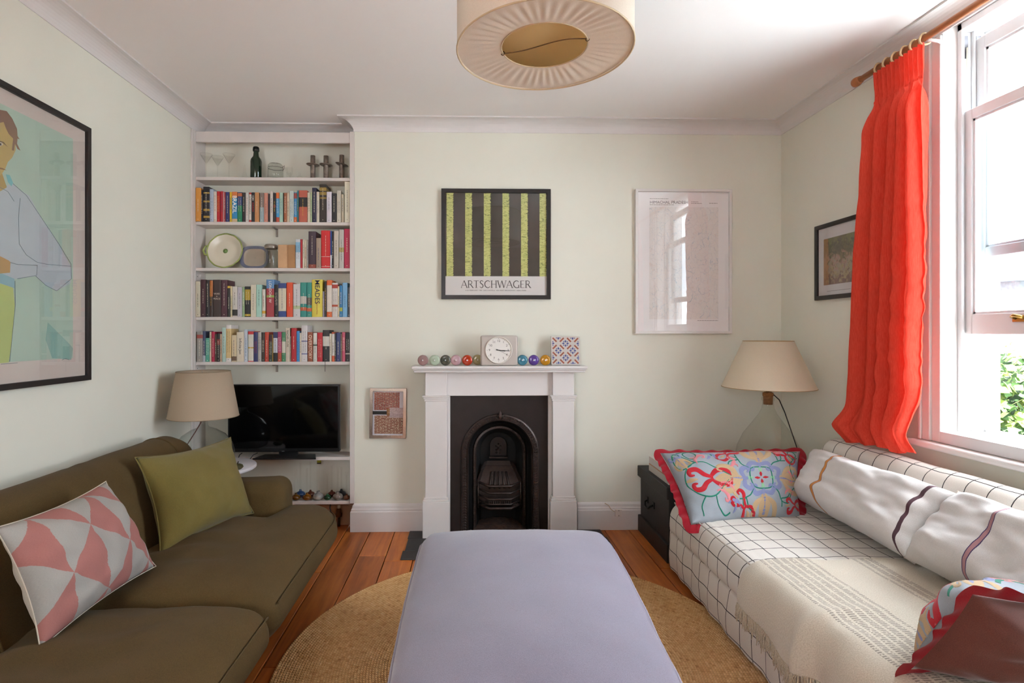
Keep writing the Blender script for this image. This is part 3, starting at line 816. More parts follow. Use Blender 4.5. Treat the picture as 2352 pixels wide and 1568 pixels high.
# ------------------------------------------------------------------ books
PAGES = mat('book_pages', '#d8cfb8', 0.9, var=.08, vscale=60)
CNT = ['first', 'second', 'third', 'fourth', 'fifth', 'sixth', 'seventh', 'eighth', 'ninth', 'tenth', '11th', '12th', '13th', '14th', '15th', '16th', '17th', '18th', '19th', '20th', '21st', '22nd', '23rd', '24th', '25th', '26th', '27th', '28th', '29th', '30th', '31st', '32nd', '33rd', '34th', '35th', '36th', '37th', '38th', '39th', '40th', '41st', '42nd', '43rd', '44th', '45th']
def bmat(c): return mat('cover_' + c.strip('#'), c, 0.5, var=.04, vscale=30)
def book(x0, x1, z0, h, desc, col, idx, rowname, group, depth=.118, yf=None, bands=(), marks=None, title=None, lean=0.0, tcol='#efe9dc', tsize=None, tpos=.5, nostrip=False, htitle=None):
    """upright paperback: cover (spine and two boards), page block, printed bands and lettering on the spine"""
    yf = YS + .002 if yf is None else yf
    lb = '%s, %s from left %s' % (desc, CNT[idx], rowname)
    root = thing('book', ((x0 + x1) / 2, yf + depth / 2, z0), lb, 'book', group)
    w = x1 - x0 - .0006; t = .0012
    M = Matrix.Translation((x0 + .0003, yf, z0 + .0003)) @ (Matrix.Rotation(lean, 4, 'Y') if lean else Matrix.Identity(4))
    zs_ = [(0.0, 1.0, col)]
    if bands:
        cuts = sorted({0.0, 1.0} | {q for a, b_, c in bands for q in (a, b_)})
        zs_ = []
        for a, b_ in zip(cuts, cuts[1:]):
            mid = (a + b_) / 2; cc = col
            for p, q, c in bands:
                if p <= mid <= q: cc = c
            zs_.append((a, b_, cc))
    cols = []
    cv = MB()
    for a, b_, cc in zs_:
        if cc not in cols: cols.append(cc)
        cv.mi(cols.index(cc)); bulge = .0012
        za, zb = a * h, b_ * h
        # U-section cover with slightly rounded spine
        out = [(0, depth), (0, .0015), (w * .12, -bulge * .6), (w * .5, -bulge), (w * .88, -bulge * .6), (w, .0015), (w, depth)]
        inn = [(w - t, depth), (w - t, t * 1.6), (t, t * 1.6), (t, depth)]
        b0 = len(cv.v); P_ = out + inn; k = len(P_)
        for z in (za, zb):
            for x, y in P_: cv.vert(M @ Vector((x, y, z)))
        for i in range(k): cv.face([b0 + i, b0 + (i + 1) % k, b0 + k + (i + 1) % k, b0 + k + i])
        cv.face([b0 + i for i in range(k)][::-1]); cv.face([b0 + k + i for i in range(k)])
    co = cv.build('cover', [bmat(c) for c in cols], root, fixn=False)
    pg = MB(); pb = [(t, t * 1.6), (w - t, t * 1.6), (w - t, depth - .003), (t, depth - .003)]
    b0 = len(pg.v)
    for z in (.002, h - .002):
        for x, y in pb: pg.vert(M @ Vector((x, y, z)))
    for q in ((3, 2, 1, 0), (4, 5, 6, 7), (0, 1, 5, 4), (1, 2, 6, 5), (2, 3, 7, 6), (3, 0, 4, 7)): pg.face([b0 + i for i in q])
    pg.build('page_block', PAGES, root)
    MS = M @ frameM((w / 2, -.0016, h * tpos), (0, 0, -1), (1, 0, 0))   # spine lettering reads downwards
    if htitle:
        for body, size, zf_ in htitle: text('spine_title', body, size, M @ frameM((w / 2, -.0016, h * zf_), (1, 0, 0), (0, 0, 1)), mat('ink_c9bdae', '#c9bdae', .6), co)
    elif title:
        for body, size, off, tc in (title if isinstance(title, list) else [(title, tsize or w * .7, 0, tcol)]):
            text('spine_title', body, size, MS @ Matrix.Translation((off * h, 0, 0)), mat('ink_' + tc.strip('#'), tc, .6), co, bold=.006 if size > .03 else 0.0)
    elif not nostrip and w > .006:
        rg = random.Random(int(x0 * 99991) + idx)
        lum = sum(lin(col)[:3]); tc = '#2b2725' if lum > .9 else '#d9cfb8'
        st = MB(); L = h * rg.uniform(.35, .62); c0 = rg.uniform(-.12, .06) * h
        if rg.random() < .35: tc = rg.choice(('#b8352a', '#c9a23c', '#2a3a6a', '#e6dfd2')) if lum < .9 else rg.choice(('#8a2a22', '#2a3a6a', '#4a4440'))
        k = 1 if w < .013 else rg.choice((1, 1, 2)); ht = min(.0042, w * .3) / (1.0 if k == 1 else 1.5)
        def tick(x, y, sx_, sy_):
            st.poly([MS @ Vector(p) for p in ((x, y - sy_ / 2, 0), (x + sx_, y - sy_ / 2, 0), (x + sx_, y + sy_ / 2, 0), (x, y + sy_ / 2, 0))])
        for q in range(k):                          # lettering too fine to read in the photograph: broken printed strokes
            yy = (q - (k - 1) / 2) * w * .36; p = -L / 2 + c0; wl_ = rg.randint(3, 8)
            while p < L / 2 + c0:
                s = rg.uniform(.0010, .0024); tick(p, yy + rg.uniform(-.0004, .0004), s, ht * rg.uniform(.6, 1.0)); p += s + .0008; wl_ -= 1
                if wl_ <= 0: p += .0035; wl_ = rg.randint(3, 8)
        if rg.random() < .6: tick(h * .43, 0, .004, min(.004, w * .3))
        st.build('spine_lettering', mat('ink_' + tc.strip('#'), tc, .6), co, kind='stuff', fixn=False)
    return root

def row(key, rowname, group, zx, zy, items, K=5.88):
    z0 = SH[key]
    for i, it in enumerate(items):
        p0, p1, top, desc, col = it[:5]; kw = dict(it[5]) if len(it) > 5 else {}
        yf = kw.get('yf', YS + .002 - (.012 if top < kw.get('_', 0) else 0))
        u0, u1, v = zx + p0 / K, zx + p1 / K, zy + top / K
        a, b_ = atY(u0, v, yf), atY(u1, v, yf)
        kw.setdefault('yf', yf); a.x = max(a.x, XS0 + .001); b_.x = min(b_.x, XS1 - .001)
        book(a.x, b_.x, z0, a.z - z0, desc, col, i, rowname, group, **kw)

B = lambda *a: list(a)
row('row1', 'in the highest row of books', 'highest row of books', 430, 290, [
 (107, 182, 830, 'wide orange paperback', '#c98a3a', dict(yf=3.598)), (183, 214, 862, 'thin navy paperback', '#23293c'),
 (215, 298, 815, 'black hardback flecked with gold', '#1d1c22', dict(yf=3.6, bands=[(.1, .16, '#a98a3c'), (.3, .36, '#a98a3c'), (.55, .6, '#a98a3c'), (.8, .84, '#a98a3c')])),
 (299, 353, 850, 'pale blue paperback', '#a9b4c6'), (354, 399, 880, 'off-white paperback with dark spine lettering', '#cfc4b6'),
 (400, 441, 878, 'bright red paperback', '#b3121b'), (446, 482, 878, 'bright red paperback', '#b01420'),
 (483, 495, 890, 'very thin pale pink book', '#c9a3a0'), (496, 515, 886, 'thin brick pink book', '#a84a4a'),
 (517, 570, 888, 'navy blue paperback', '#2a2f63'), (571, 602, 888, 'thin yellow paperback', '#c9a81e'),
 (603, 674, 885, 'orange and blue guidebook to Brazil', '#2d7fb0', dict(bands=[(.8, 1, '#c96f38'), (0, .1, '#c4a884')], title='BRAZIL', tsize=.036, tpos=.58, tcol='#f2efe6')),
 (676, 742, 890, 'blue and green guidebook', '#1f7a55', dict(bands=[(.55, 1, '#2c3f6e'), (.86, .97, '#b0623a')])),
 (744, 785, 895, 'black paperback', '#262022'), (787, 830, 895, 'light grey paperback', '#c3beb8'),
 (833, 866, 895, 'white paperback with red head', '#ccc3ba', dict(bands=[(.94, 1, '#b02a22'), (0, .06, '#b02a22')])),
 (868, 909, 893, 'black paperback with white and red lettering', '#1d1a1b', dict(title=[('1Q84', .016, -.32, '#e6e0d6'), ('MURAKAMI', .012, .0, '#b8261f')])),
 (911, 970, 893, 'tan paperback', '#b98556'), (978, 1034, 898, 'grey-brown and pale blue paperback', '#7f7068', dict(bands=[(0, .5, '#93a3a6')])),
 (1037, 1089, 900, 'salmon pink paperback', '#c58673'), (1091, 1116, 910, 'thin dark brown book', '#33231f'),
 (1118, 1157, 878, 'white paperback', '#cdc6bd'), (1160, 1196, 900, 'black paperback', '#221e1f', dict(bands=[(.5, .58, '#7a2f38')])),
 (1198, 1242, 895, 'sky blue paperback with orange head', '#3d8fbf', dict(bands=[(.8, 1, '#cf6a2c'), (0, .16, '#b24a32')], title='TRAVELS', tcol='#e9e6df', tsize=.02) if False else dict(bands=[(.8, 1, '#cf6a2c'), (0, .16, '#b24a32')])),
 (1244, 1294, 895, 'mint green paperback', '#9fc0ae'), (1296, 1303, 902, 'very thin black book', '#1c1a1a'),
 (1304, 1345, 900, 'brown paperback', '#9a5b3a'), (1347, 1378, 897, 'cream paperback', '#c9b9a0'),
 (1380, 1437, 873, 'pale grey-green paperback', '#bcc6c0'), (1439, 1481, 895, 'blue paperback with red head', '#3e86b5', dict(bands=[(.8, .98, '#97443c'), (0, .17, '#c0632f')])),
 (1482, 1503, 868, 'thin teal book', '#1f6d78'),
 (1505, 1621, 865, 'thick terracotta hardback with black band', '#b05a46', dict(bands=[(.48, .78, '#231d1d')])),
 (1623, 1659, 893, 'cream paperback', '#cdc3ac'), (1661, 1684, 893, 'thin pale green book', '#aebd98'),
 (1686, 1745, 830, 'tall navy hardback', '#25233c'), (1746, 1783, 885, 'ivory paperback', '#cdc5b2'),
 (1786, 1878, 785, 'tall dark brown hardback with gold lettering', '#2f2721', dict(bands=[(.62, .92, '#8f7530'), (.66, .72, '#2f2721'), (.8, .83, '#2f2721')])),
 (1881, 1950, 885, 'lilac-white paperback', '#c8c3cb'), (1953, 2014, 905, 'black paperback', '#211d1e'),
 (2019, 2075, 868, 'light grey paperback', '#bdb6a8'), (2080, 2115, 918, 'beige paperback', '#b7aa92'),
 (2124, 2203, 748, 'tall ivory picture book', '#d6d2bd', dict(depth=.124))])
row('plates', 'on the shelf with the plates', 'books beside the plates', 430, 510, [
 (1462, 1527, 232, 'white paperback with blue lettering', '#c7cdd2', dict(bands=[(.55, .9, '#7fa9c4')])), (1528, 1556, 232, 'thin red paperback', '#a8202a'),
 (1557, 1584, 238, 'thin cream paperback', '#cfc6b2'), (1585, 1612, 240, 'thin ivory paperback', '#c4b8a4'), (1613, 1636, 240, 'thin grey paperback', '#9a938b'),
 (1637, 1738, 125, 'tall dark purple paperback', '#3a2733', dict(bands=[(0, .1, '#8a3f2c')])),
 (1740, 1806, 215, 'taupe paperback', '#9a8775'),
 (1808, 1930, 113, 'thick red hardback with white lettering', '#c01a1d', dict(bands=[(.04, .05, '#d8cfc4'), (.3, .31, '#d8cfc4')])),
 (1931, 1952, 118, 'thin blue book', '#28478c', dict(bands=[(0, .35, '#c7ccd6')])), (1953, 1977, 125, 'thin black book', '#201b20'),
 (1979, 2044, 118, 'pale beige paperback', '#bdb4a6'), (2050, 2114, 105, 'pale grey paperback', '#b4b0a8', dict(bands=[(.42, .54, '#a79a5c')])),
 (2117, 2203, 90, 'crimson pink paperback', '#b02548')])
row('row2', 'in the middle row of books', 'middle row of books', 430, 510, [
 (95, 176, 800, 'ivory paperback', '#bfb8a2', dict(yf=3.598)), (180, 250, 775, 'maroon hardback', '#45242a', dict(yf=3.6)), (252, 297, 780, 'black paperback', '#231d1c', dict(yf=3.6)), (298, 345, 780, 'dark paperback with orange edge', '#3a2a24', dict(bands=[(.55, .98, '#a5622f')])),
 (347, 455, 778, 'thick dark brown War and Peace hardback', '#3a2b27', dict(htitle=[('WAR', .017, .62), ('&', .013, .55), ('PEACE', .0155, .485)])),
 (457, 540, 780, 'maroon hardback', '#4a242e'), (542, 581, 862, 'black paperback with yellow head', '#231e1a', dict(bands=[(.93, 1, '#c9a63c')])), (582, 606, 865, 'thin cream paperback', '#cfc09a'),
 (608, 675, 868, 'white paperback with black figure', '#c3bdb4', dict(bands=[(.04, .24, '#26221f')])), (677, 740, 880, 'pale lilac paperback', '#b4b0b8'), (742, 775, 875, 'thin sage green paperback', '#8aa37a'),
 (777, 850, 868, 'black paperback with yellow lettering', '#1f1b1c', dict(bands=[(.55, .9, '#a98d28'), (.03, .09, '#c2a52c')])),
 (855, 929, 845, 'cream paperback', '#cbc2ad'), (931, 1005, 845, 'mint green paperback', '#9cc2b4'), (1010, 1055, 905, 'white paperback', '#c9c2b4', dict(bands=[(.12, .22, '#c9992f')])),
 (1067, 1172, 775, 'thick blue and red hardback', '#9c3a3f', dict(bands=[(.76, 1, '#5a83b0'), (.52, .58, '#8aa04a')], title=[('LONDON', .024, -.24, '#e3ded6'), ('W', .024, .07, '#e3ded6')])),
 (1175, 1228, 845, 'black paperback', '#1e1a1a'), (1230, 1335, 825, 'navy hardback with cream label', '#2f437c', dict(bands=[(.17, .85, '#c6bda6')])),
 (1340, 1425, 815, 'orange-red paperback', '#cf4a26'), (1430, 1525, 835, 'white paperback with green emblem', '#c3c0c0', dict(bands=[(.24, .34, '#a9b48a')])),
 (1527, 1611, 815, 'teal paperback with white bird', '#2d8479', dict(bands=[(.38, .6, '#b9b4ab'), (.18, .28, '#b8552f')])), (1613, 1679, 815, 'teal paperback with dark bird', '#2d8479', dict(bands=[(.34, .56, '#4a4640'), (.16, .26, '#b8552f')])),
 (1683, 1826, 775, 'thick yellow hardback with bold navy lettering', '#cfc04a', dict(title=[('MEADES', .043, -.17, '#23254a'), ('Pedro and Ricky', .012, .27, '#a8402f')])),
 (1828, 1851, 935, 'thin grey book', '#8f8790'), (1852, 1881, 800, 'thin dark brown book', '#33251f'),
 (1883, 1953, 783, 'orange hardback with white panel', '#d2622a', dict(bands=[(.14, .86, '#cfc4b8')])), (1955, 2032, 820, 'white paperback with red emblem', '#c9c1b9', dict(bands=[(.84, .95, '#a8392f'), (.3, .36, '#b04a2a')])),
 (2033, 2054, 865, 'thin cream book', '#cdc0a0'), (2056, 2094, 855, 'blue paperback', '#2c6f9c', dict(bands=[(.18, .3, '#a3a53c')])), (2096, 2164, 818, 'light blue paperback', '#6fa4c8'), (2166, 2203, 880, 'slate grey paperback', '#4a5058')])
row('row3', 'in the lowest row of books', 'lowest row of books', 430, 720, [
 (127, 205, 245, 'grey hardback', '#8f8b86', dict(yf=3.6, title=[('DFW', .014, -.3, '#a8352f')]) if False else dict(yf=3.6, bands=[(.78, .9, '#9a4a42')])), (207, 245, 235, 'navy paperback', '#39415e', dict(bands=[(0, .2, '#a9b0b8')])),
 (247, 300, 330, 'short teal paperback', '#4f9a86'), (301, 325, 245, 'thin cream paperback', '#cdbfa6'), (326, 371, 245, 'crimson paperback', '#a31c3c'),
 (373, 398, 280, 'thin brown book', '#4a3a2c'), (399, 440, 270, 'black paperback with red lettering', '#231c1a', dict(bands=[(.6, .8, '#7a2620')])), (441, 468, 275, 'thin beige book', '#b59a82'),
 (470, 520, 190, 'tall mint green book', '#a9c2b8'), (522, 592, 155, 'tall white and yellow book', '#d4cfcb', dict(bands=[(.1, .9, '#cbb07c')])),
 (596, 664, 290, 'cream paperback with small figure', '#c9b795', dict(bands=[(.04, .2, '#6a5340')])),
 (666, 765, 250, 'thick cream paperback lettered Infinite Jest', '#cdc3b0', dict(title=[('Infinite', .025, -.12, '#2a2a3c'), ('Jest', .022, .17, '#2a2a3c')])),
 (767, 815, 215, 'pale blue paperback', '#b3bcc6'), (820, 895, 240, 'red paperback with white panel', '#b52a2c', dict(bands=[(.03, .9, '#c9c4b9'), (.44, .48, '#c0962c')])),
 (897, 952, 250, 'navy paperback', '#2b3160'), (954, 1001, 250, 'grey paperback', '#a8a39e'), (1004, 1045, 255, 'dark brown paperback', '#32281f'),
 (1047, 1100, 250, 'red-orange paperback', '#b23a24'), (1101, 1148, 285, 'short dark green paperback', '#2c3a2c', dict(bands=[(.7, .98, '#3a1c22')])), (1149, 1159, 285, 'very thin gold book', '#b08a3a'),
 (1160, 1219, 250, 'navy, white and black paperback', '#b9bcc4', dict(bands=[(.8, 1, '#2b2f58'), (0, .3, '#1d1b1b')])), (1220, 1272, 245, 'magenta paperback', '#a3325e', dict(bands=[(0, .3, '#a8482f')])),
 (1275, 1326, 250, 'green paperback with white centre', '#3c7a52', dict(bands=[(.3, .68, '#c6c3b4')])),
 (1328, 1385, 195, 'tall cream paperback lettered Rachel Cusk', '#c4b9a6', dict(title='RACHEL CUSK', tsize=.017, tcol='#3a332e', tpos=.68)),
 (1386, 1402, 310, 'very thin taupe book', '#8a7668'), (1403, 1474, 195, 'tall red hardback', '#a81c26'),
 (1476, 1517, 235, 'bright blue paperback', '#3a86bf'), (1518, 1540, 260, 'thin cream book', '#cfc6b2'),
 (1541, 1621, 160, 'tall white hardback with blue lettering', '#c9c5c4', dict(title=[('SAUL BELLOW', .014, -.12, '#3a3f70'), ('IN PARIS', .013, .22, '#3a3f70')]) if False else dict(bands=[(.55, .58, '#6a6a92'), (.2, .23, '#6a6a92')])),
 (1626, 1693, 250, 'russet paperback lettered Overstory', '#8f4a2e', dict(title='OVERSTORY', tsize=.028, tcol='#e2d2bc')),
 (1700, 1752, 260, 'white paperback', '#c9c5ba', dict(bands=[(.55, .6, '#3a4a3a')])), (1755, 1827, 255, 'bright red hardback', '#b01220'),
 (1830, 1920, 222, 'black paperback with broad white band', '#221f20', dict(bands=[(.49, .8, '#c6c2b8')])), (1921, 1949, 270, 'thin cream paperback', '#c9c0ac'),
 (1951, 1990, 250, 'white paperback with orange ends', '#c9c3bb', dict(bands=[(.94, 1, '#b8522c'), (0, .2, '#b8522c')])), (1991, 2009, 260, 'thin charcoal book', '#45413f'),
 (2011, 2068, 255, 'navy paperback', '#2a3564'), (2070, 2089, 268, 'thin taupe book', '#7a685c'), (2091, 2133, 250, 'rose pink paperback', '#b04a5e'),
 (2135, 2199, 255, 'black paperback with thin white band', '#1d1a1a', dict(bands=[(.25, .29, '#c6c2b8')]))])
rb = atY(430 + 1862 / 5.88, 720 + 700 / 5.88, YS - .004)
MB().tube([(rb.x, YS - .004, SH['row3'] + .004), (rb.x + .001, YS - .006, SH['row3'] - .018), (rb.x, YS - .005, rb.z - .04)], .0014, 5).build('bookmark_ribbon', mat('ribbon', '#1c191a', .8), None, label='black bookmark ribbon hanging below the lowest book row', cat='bookmark')

# ------------------------------------------------------------------ things on the glass shelf
CLEAR = glass('clear_glass', '#fdfdfc', 0.0, 1.4)
def zr(u): return atY(430 + u / 5.88, 400, 3.66).x
GZ = SH['glass'] + .0004
def lathe_thing(name, x, y, z, prof, m, label, cat, group=None, n=24, part='body', extra=None):
    root = thing(name, (x, y, z), label, cat, group)
    MB().lathe(prof, (x, y, z), n, cap=False).build(part, m, root, fixn=True)
    return root
for px, l in ((268, 'martini glass on the top shelf at far left'), (372, 'martini glass on the top shelf, middle of the three'), (575, 'martini glass on the top shelf nearest the green bottle')):
    x = zr(px); y = 3.70 if px == 372 else 3.648
    root = thing('martini_glass', (x, y, GZ), 'clear ' + l, 'glass', 'martini glasses')
    MB().lathe([(0, .0), (.032, .0), (.033, .002), (.004, .006), (.003, .012)], (x, y, GZ), 20, cap=False).build('foot', CLEAR, root)
    MB().lathe([(.003, .012), (.0028, .095), (.004, .1)], (x, y, GZ), 10, cap=False).build('stem', CLEAR, root)
    MB().lathe([(.004, .1), (.0375, .158), (.0385, .16), (.037, .158), (.004, .103)], (x, y, GZ), 24, cap=False).build('bowl', CLEAR, root)
x = zr(785)
root = thing('glass_stopper', (x, 3.65, GZ), 'small clear glass bottle with stopper left of the green bottle', 'bottle')
MB().lathe([(0, 0), (.014, 0), (.015, .02), (.01, .04), (.006, .046)], (x, 3.65, GZ), 16, cap=False).build('body', CLEAR, root)
MB().lathe([(.006, .046), (.009, .058), (.004, .09), (0, .097)], (x, 3.65, GZ), 12, cap=False).build('stopper', CLEAR, root)
x = zr(938)
root = thing('green_bottle', (x, 3.65, GZ), 'dark green glass bottle with swing stopper on the top shelf', 'bottle')
GG = mat('dark_green_glass', '#0f2412', 0.08, spec=.7)
MB().lathe([(0, 0), (.034, 0), (.036, .004), (.036, .115), (.032, .13), (.02, .146), (.017, .16), (.015, .18)], (x, 3.65, GZ), 28, cap=False).build('body', GG, root)
MB().lathe([(.015, .178), (.02, .182), (.021, .19), (.02, .205), (.016, .211), (0, .212)], (x, 3.65, GZ), 20).build('stopper', mat('black_stopper', '#10140f', .3), root)
x = zr(1195)
root = thing('preserving_jar', (x, 3.655, GZ), 'squat clip-top glass jar right of the green bottle', 'jar')
MB().lathe([(0, 0), (.045, 0), (.05, .006), (.05, .06), (.043, .07), (.043, .076)], (x, 3.655, GZ), 28, cap=False).build('body', glass('jar_glass', '#f0f1ee', 0, 1.5), root)
MB().lathe([(.046, .076), (.048, .08), (.048, .09), (.04, .1), (0, .102)], (x, 3.655, GZ), 28, cap=False).build('lid', glass('jar_glass', '#f0f1ee', 0, 1.5), root)
WIRE = mat('clip_wire', '#8a8580', .3, 1.0)
MB().tube([(x + .048 * cos(a), 3.655 + .048 * sin(a), GZ + .073) for a in [2 * pi * i / 28 for i in range(28)]], .0018, 6, closed=True).build('wire_clip', WIRE, root)
MB().tube([(x + .048, 3.64, GZ + .073), (x + .066, 3.635, GZ + .085), (x + .064, 3.635, GZ + .066), (x + .052, 3.64, GZ + .05)], .0018, 6).build('lever', WIRE, root)
for px, l, pr in ((1385, 'small clear liqueur glass right of the clip-top jar', [(0, 0), (.014, 0), (.015, .002), (.003, .006), (.003, .02), (.012, .03), (.018, .045), (.019, .06), (.016, .085)]), (1520, 'tiny clear glass bottle left of the candlesticks', [(0, 0), (.016, 0), (.019, .006), (.017, .016), (.006, .026), (.005, .05), (.007, .054)]), (1350, 'small clear shot glass behind the liqueur glass', [(0, 0), (.012, 0), (.013, .02), (.016, .06)])):
    lathe_thing('small_glass', zr(px), 3.66 if px != 1350 else 3.69, GZ, pr, CLEAR, l, 'glass', n=18)
PEW = mat('aged_pewter', '#8f8278', .42, .85, var=.35, vscale=40, bump=.4, bscale=150, bdist=.003)
for px, y, top, l in ((1700, 3.655, .157, 'leftmost silvery candlestick with round drip tray'), (1875, 3.66, .158, 'middle silvery candlestick with round drip tray'), (2090, 3.655, .162, 'rightmost silvery candlestick with bent drip tray')):
    x = zr(px); root = thing('candlestick', (x, y, GZ), l, 'candlestick', 'three pewter candlesticks')
    MB().lathe([(0, 0), (.021, 0), (.021, .004), (.017, .01), (.0165, .05), (.0165, top * .6), (.0155, top), (.012, top), (.012, top - .02), (0, top - .02)], (x, y, GZ), 20).build('stem', PEW, root)
    t = radians(4 if px < 2000 else 14)
    MB().lathe([(.015, .0), (.034, -.002), (.043, .003), (.043, .005), (.034, .0005), (.015, .003)], Matrix.Translation((x, y, GZ + top * .6)) @ Matrix.Rotation(t, 4, 'Y'), 24, cap=False).build('drip_tray', PEW, root)

# ------------------------------------------------------------------ plates shelf
PZ = SH['plates'] + .0005
px_ = lambda p: atY(430 + p / 5.88, 560, 3.66).x
c = atY(430 + 515 / 5.88, 510 + 410 / 5.88, 3.67); R = .118
MPl = frameM((c.x, 3.675, PZ + R * 1.0), (1, 0, 0), (0, .16, .987))
root = thing('scalloped_plate', (c.x, 3.67, PZ), 'cream scalloped plate with green rim propped on its edge', 'plate')
def pr(a, r):
    sc = 1 + .007 * cos(12 * a) * sstep(.7, 1, r)
    return MPl @ Vector((R * r * sc * cos(a), R * r * sc * sin(a), .016 * sstep(.55, 1, r)))
m = MB()
m.grid(lambda a, b_: pr(2 * pi * a, .02 + .93 * b_), 96, 12, cu=True)
m.build('plate_body', mat('cream_glaze', '#cbc3b0', .25), root, fixn=False)
MB().tube([pr(2 * pi * i / 96, .97) for i in range(96)], .0045, 6, closed=True).build('rim', mat('green_glaze', '#8f9a55', .25, var=.3, vscale=20), root)
h_ = MB()
for s_ in (-1,): h_.tube([pr(radians(165), .98), pr(radians(168), 1.12), pr(radians(180), 1.17), pr(radians(192), 1.12), pr(radians(195), .98)], .007, 8)
h_.build('handle', MATS['green_glaze'], root)
MB().lathe([(.0, 0), (.012, .001), (.016, .004), (.008, .009), (0, .01)], MPl @ Matrix.Translation((0, 0, .0)), 10).build('painted_sprig', mat('sprig', '#6f8a4a', .3), root)
x0, x1 = px_(668), px_(1060)
root = thing('oval_dish', ((x0 + x1) / 2, 3.70, PZ), 'long pale oval dish with blue rim standing on edge behind the jar', 'dish')
zc_ = PZ + .079; MD = frameM(((x0 + x1) / 2 + .01, 3.70, zc_), (1, 0, 0), (0, .12, .99))
def sup(a, k): 
    ca, sa = cos(a), sin(a); e = .62
    return MD @ Vector(((x1 - x0) * .5 * k * math.copysign(abs(ca) ** e, ca), .077 * k * math.copysign(abs(sa) ** e, sa), .012 * sstep(.6, 1, k)))
m = MB(); m.grid(lambda a, b_: sup(2 * pi * a, .05 + .72 * b_), 56, 10, cu=True); m.build('well', mat('stoneware', '#a99c8b', .3, var=.08, vscale=8), root, fixn=False)
m = MB(); m.grid(lambda a, b_: sup(2 * pi * a, .76 + .24 * b_), 56, 6, cu=True); m.build('rim', mat('blue_glaze', '#6f7488', .25, var=.2, vscale=12), root, fixn=False)
x = px_(1140)
root = thing('clip_jar', (x, 3.65, PZ), 'tall clip-top glass jar beside the wooden block', 'jar')
JG = glass('jar_glass', '#f0f1ee', 0, 1.5)
MB().lathe([(0, 0), (.040, 0), (.043, .005), (.043, .112), (.037, .124), (.037, .13)], (x, 3.65, PZ), 26, cap=False).build('body', JG, root)
MB().lathe([(.04, .13), (.042, .134), (.042, .15), (.035, .158), (0, .16)], (x, 3.65, PZ), 26, cap=False).build('lid', mat('jar_lid', '#8b8378', .3, .4), root)
MB().tube([(x - .01, 3.606, PZ + .13), (x - .016, 3.602, PZ + .10), (x - .004, 3.602, PZ + .085), (x + .004, 3.604, PZ + .11)], .0018, 6).build('wire_clip', WIRE, root)
for p0, p1, l, c_ in ((1222, 1352, 'pale plywood box standing left of its darker twin', '#c59c74'), (1353, 1455, 'tan plywood box standing beside the white paperback', '#a87c52')):
    a, b_ = atY(430 + p0 / 5.88, 562, YS).x, atY(430 + p1 / 5.88, 562, YS).x
    root = thing('wooden_box', ((a + b_) / 2, 3.66, PZ), l, 'box', 'two plywood boxes')
    wm = mat('ply_' + c_[1:], c_, .6, var=.1, vscale=10)
    MB().box(a, b_, YS + .004, YS + .11, PZ, PZ + .152).build('carcass', wm, root, bevel=.0015, seg=1)
    MB().box(a + .004, b_ - .004, YS + .001, YS + .004, PZ + .004, PZ + .148).build('front_panel', wm, root)

# ------------------------------------------------------------------ bud vases on the lowest shelf
VZ = SH['vases'] + .0005
def vase(u, vv, y, rad, hgt, neck, col, label, gap=False):
    p = atY(u, 1140, y); x = p.x; rad *= 1.18
    root = thing('bud_vase', (x, y, VZ), label, 'vase', 'long-necked bud vases')
    g = mat('vase_' + col[1:], col, .06, spec=.7)
    g.node_tree.nodes['Principled BSDF'].inputs['Transmission Weight'].default_value = .6
    MB().lathe([(0, 0), (rad * .5, 0), (rad * .95, rad * .4), (rad, rad * .65), (rad * .8, rad * 1.05), (rad * .3, rad * 1.3), (neck, rad * 1.6)], (x, y, VZ), 22, cap=False).build('bulb', g, root)
    MB().lathe([(neck, rad * 1.6), (neck * .8, rad * 2.4), (neck * .75, hgt * .7), (neck * .9, hgt * .97), (neck * 1.3, hgt)], (x, y, VZ), 14, cap=False).build('neck', CLEAR, root)
for a in ((680, 1145, 3.635, .024, .2, .007, '#8a5a12', 'amber bud vase at the left end of the lowest shelf'), (690, 1133, 3.70, .027, .23, .007, '#3d63a0', 'blue round bud vase behind the amber ones'),
          (705, 1145, 3.635, .025, .21, .007, '#b06a10', 'orange amber bud vase second from the left in front'), (713, 1135, 3.70, .025, .24, .006, '#7a3c24', 'red-brown bud vase behind the orange amber one'),
          (731, 1140, 3.64, .030, .23, .011, '#c9c7bf', 'large clear bud vase in the middle of the lowest shelf'), (752, 1146, 3.635, .021, .17, .006, '#0f5a30', 'emerald green bud vase on the lowest shelf'),
          (762, 1137, 3.70, .024, .21, .006, '#6a2a1c', 'dark red bud vase behind the emerald one'), (776, 1146, 3.635, .029, .22, .009, '#a99c90', 'smoky clear bud vase near the right end'),
          (784, 1136, 3.70, .027, .2, .007, '#454c56', 'slate blue bud vase behind the smoky one'), (796, 1147, 3.64, .019, .18, .007, '#8a4a2a', 'brown bud vase at the right end of the lowest shelf')): vase(*a)
x = atY(733, 1060, 3.70).x
MB().box(x - .012, x + .012, 3.69, 3.705, SH['tv'] - .062, SH['tv'] - .0215).mi(1).box(x - .012, x + .012, 3.69, 3.705, SH['tv'] - .072, SH['tv'] - .062).build('yellow_tape', [mat('yellow_tag', '#a39a1e', .6), mat('tag_dark', '#3a341a', .7)], label='small yellow tag hanging under the television shelf', cat='tag')

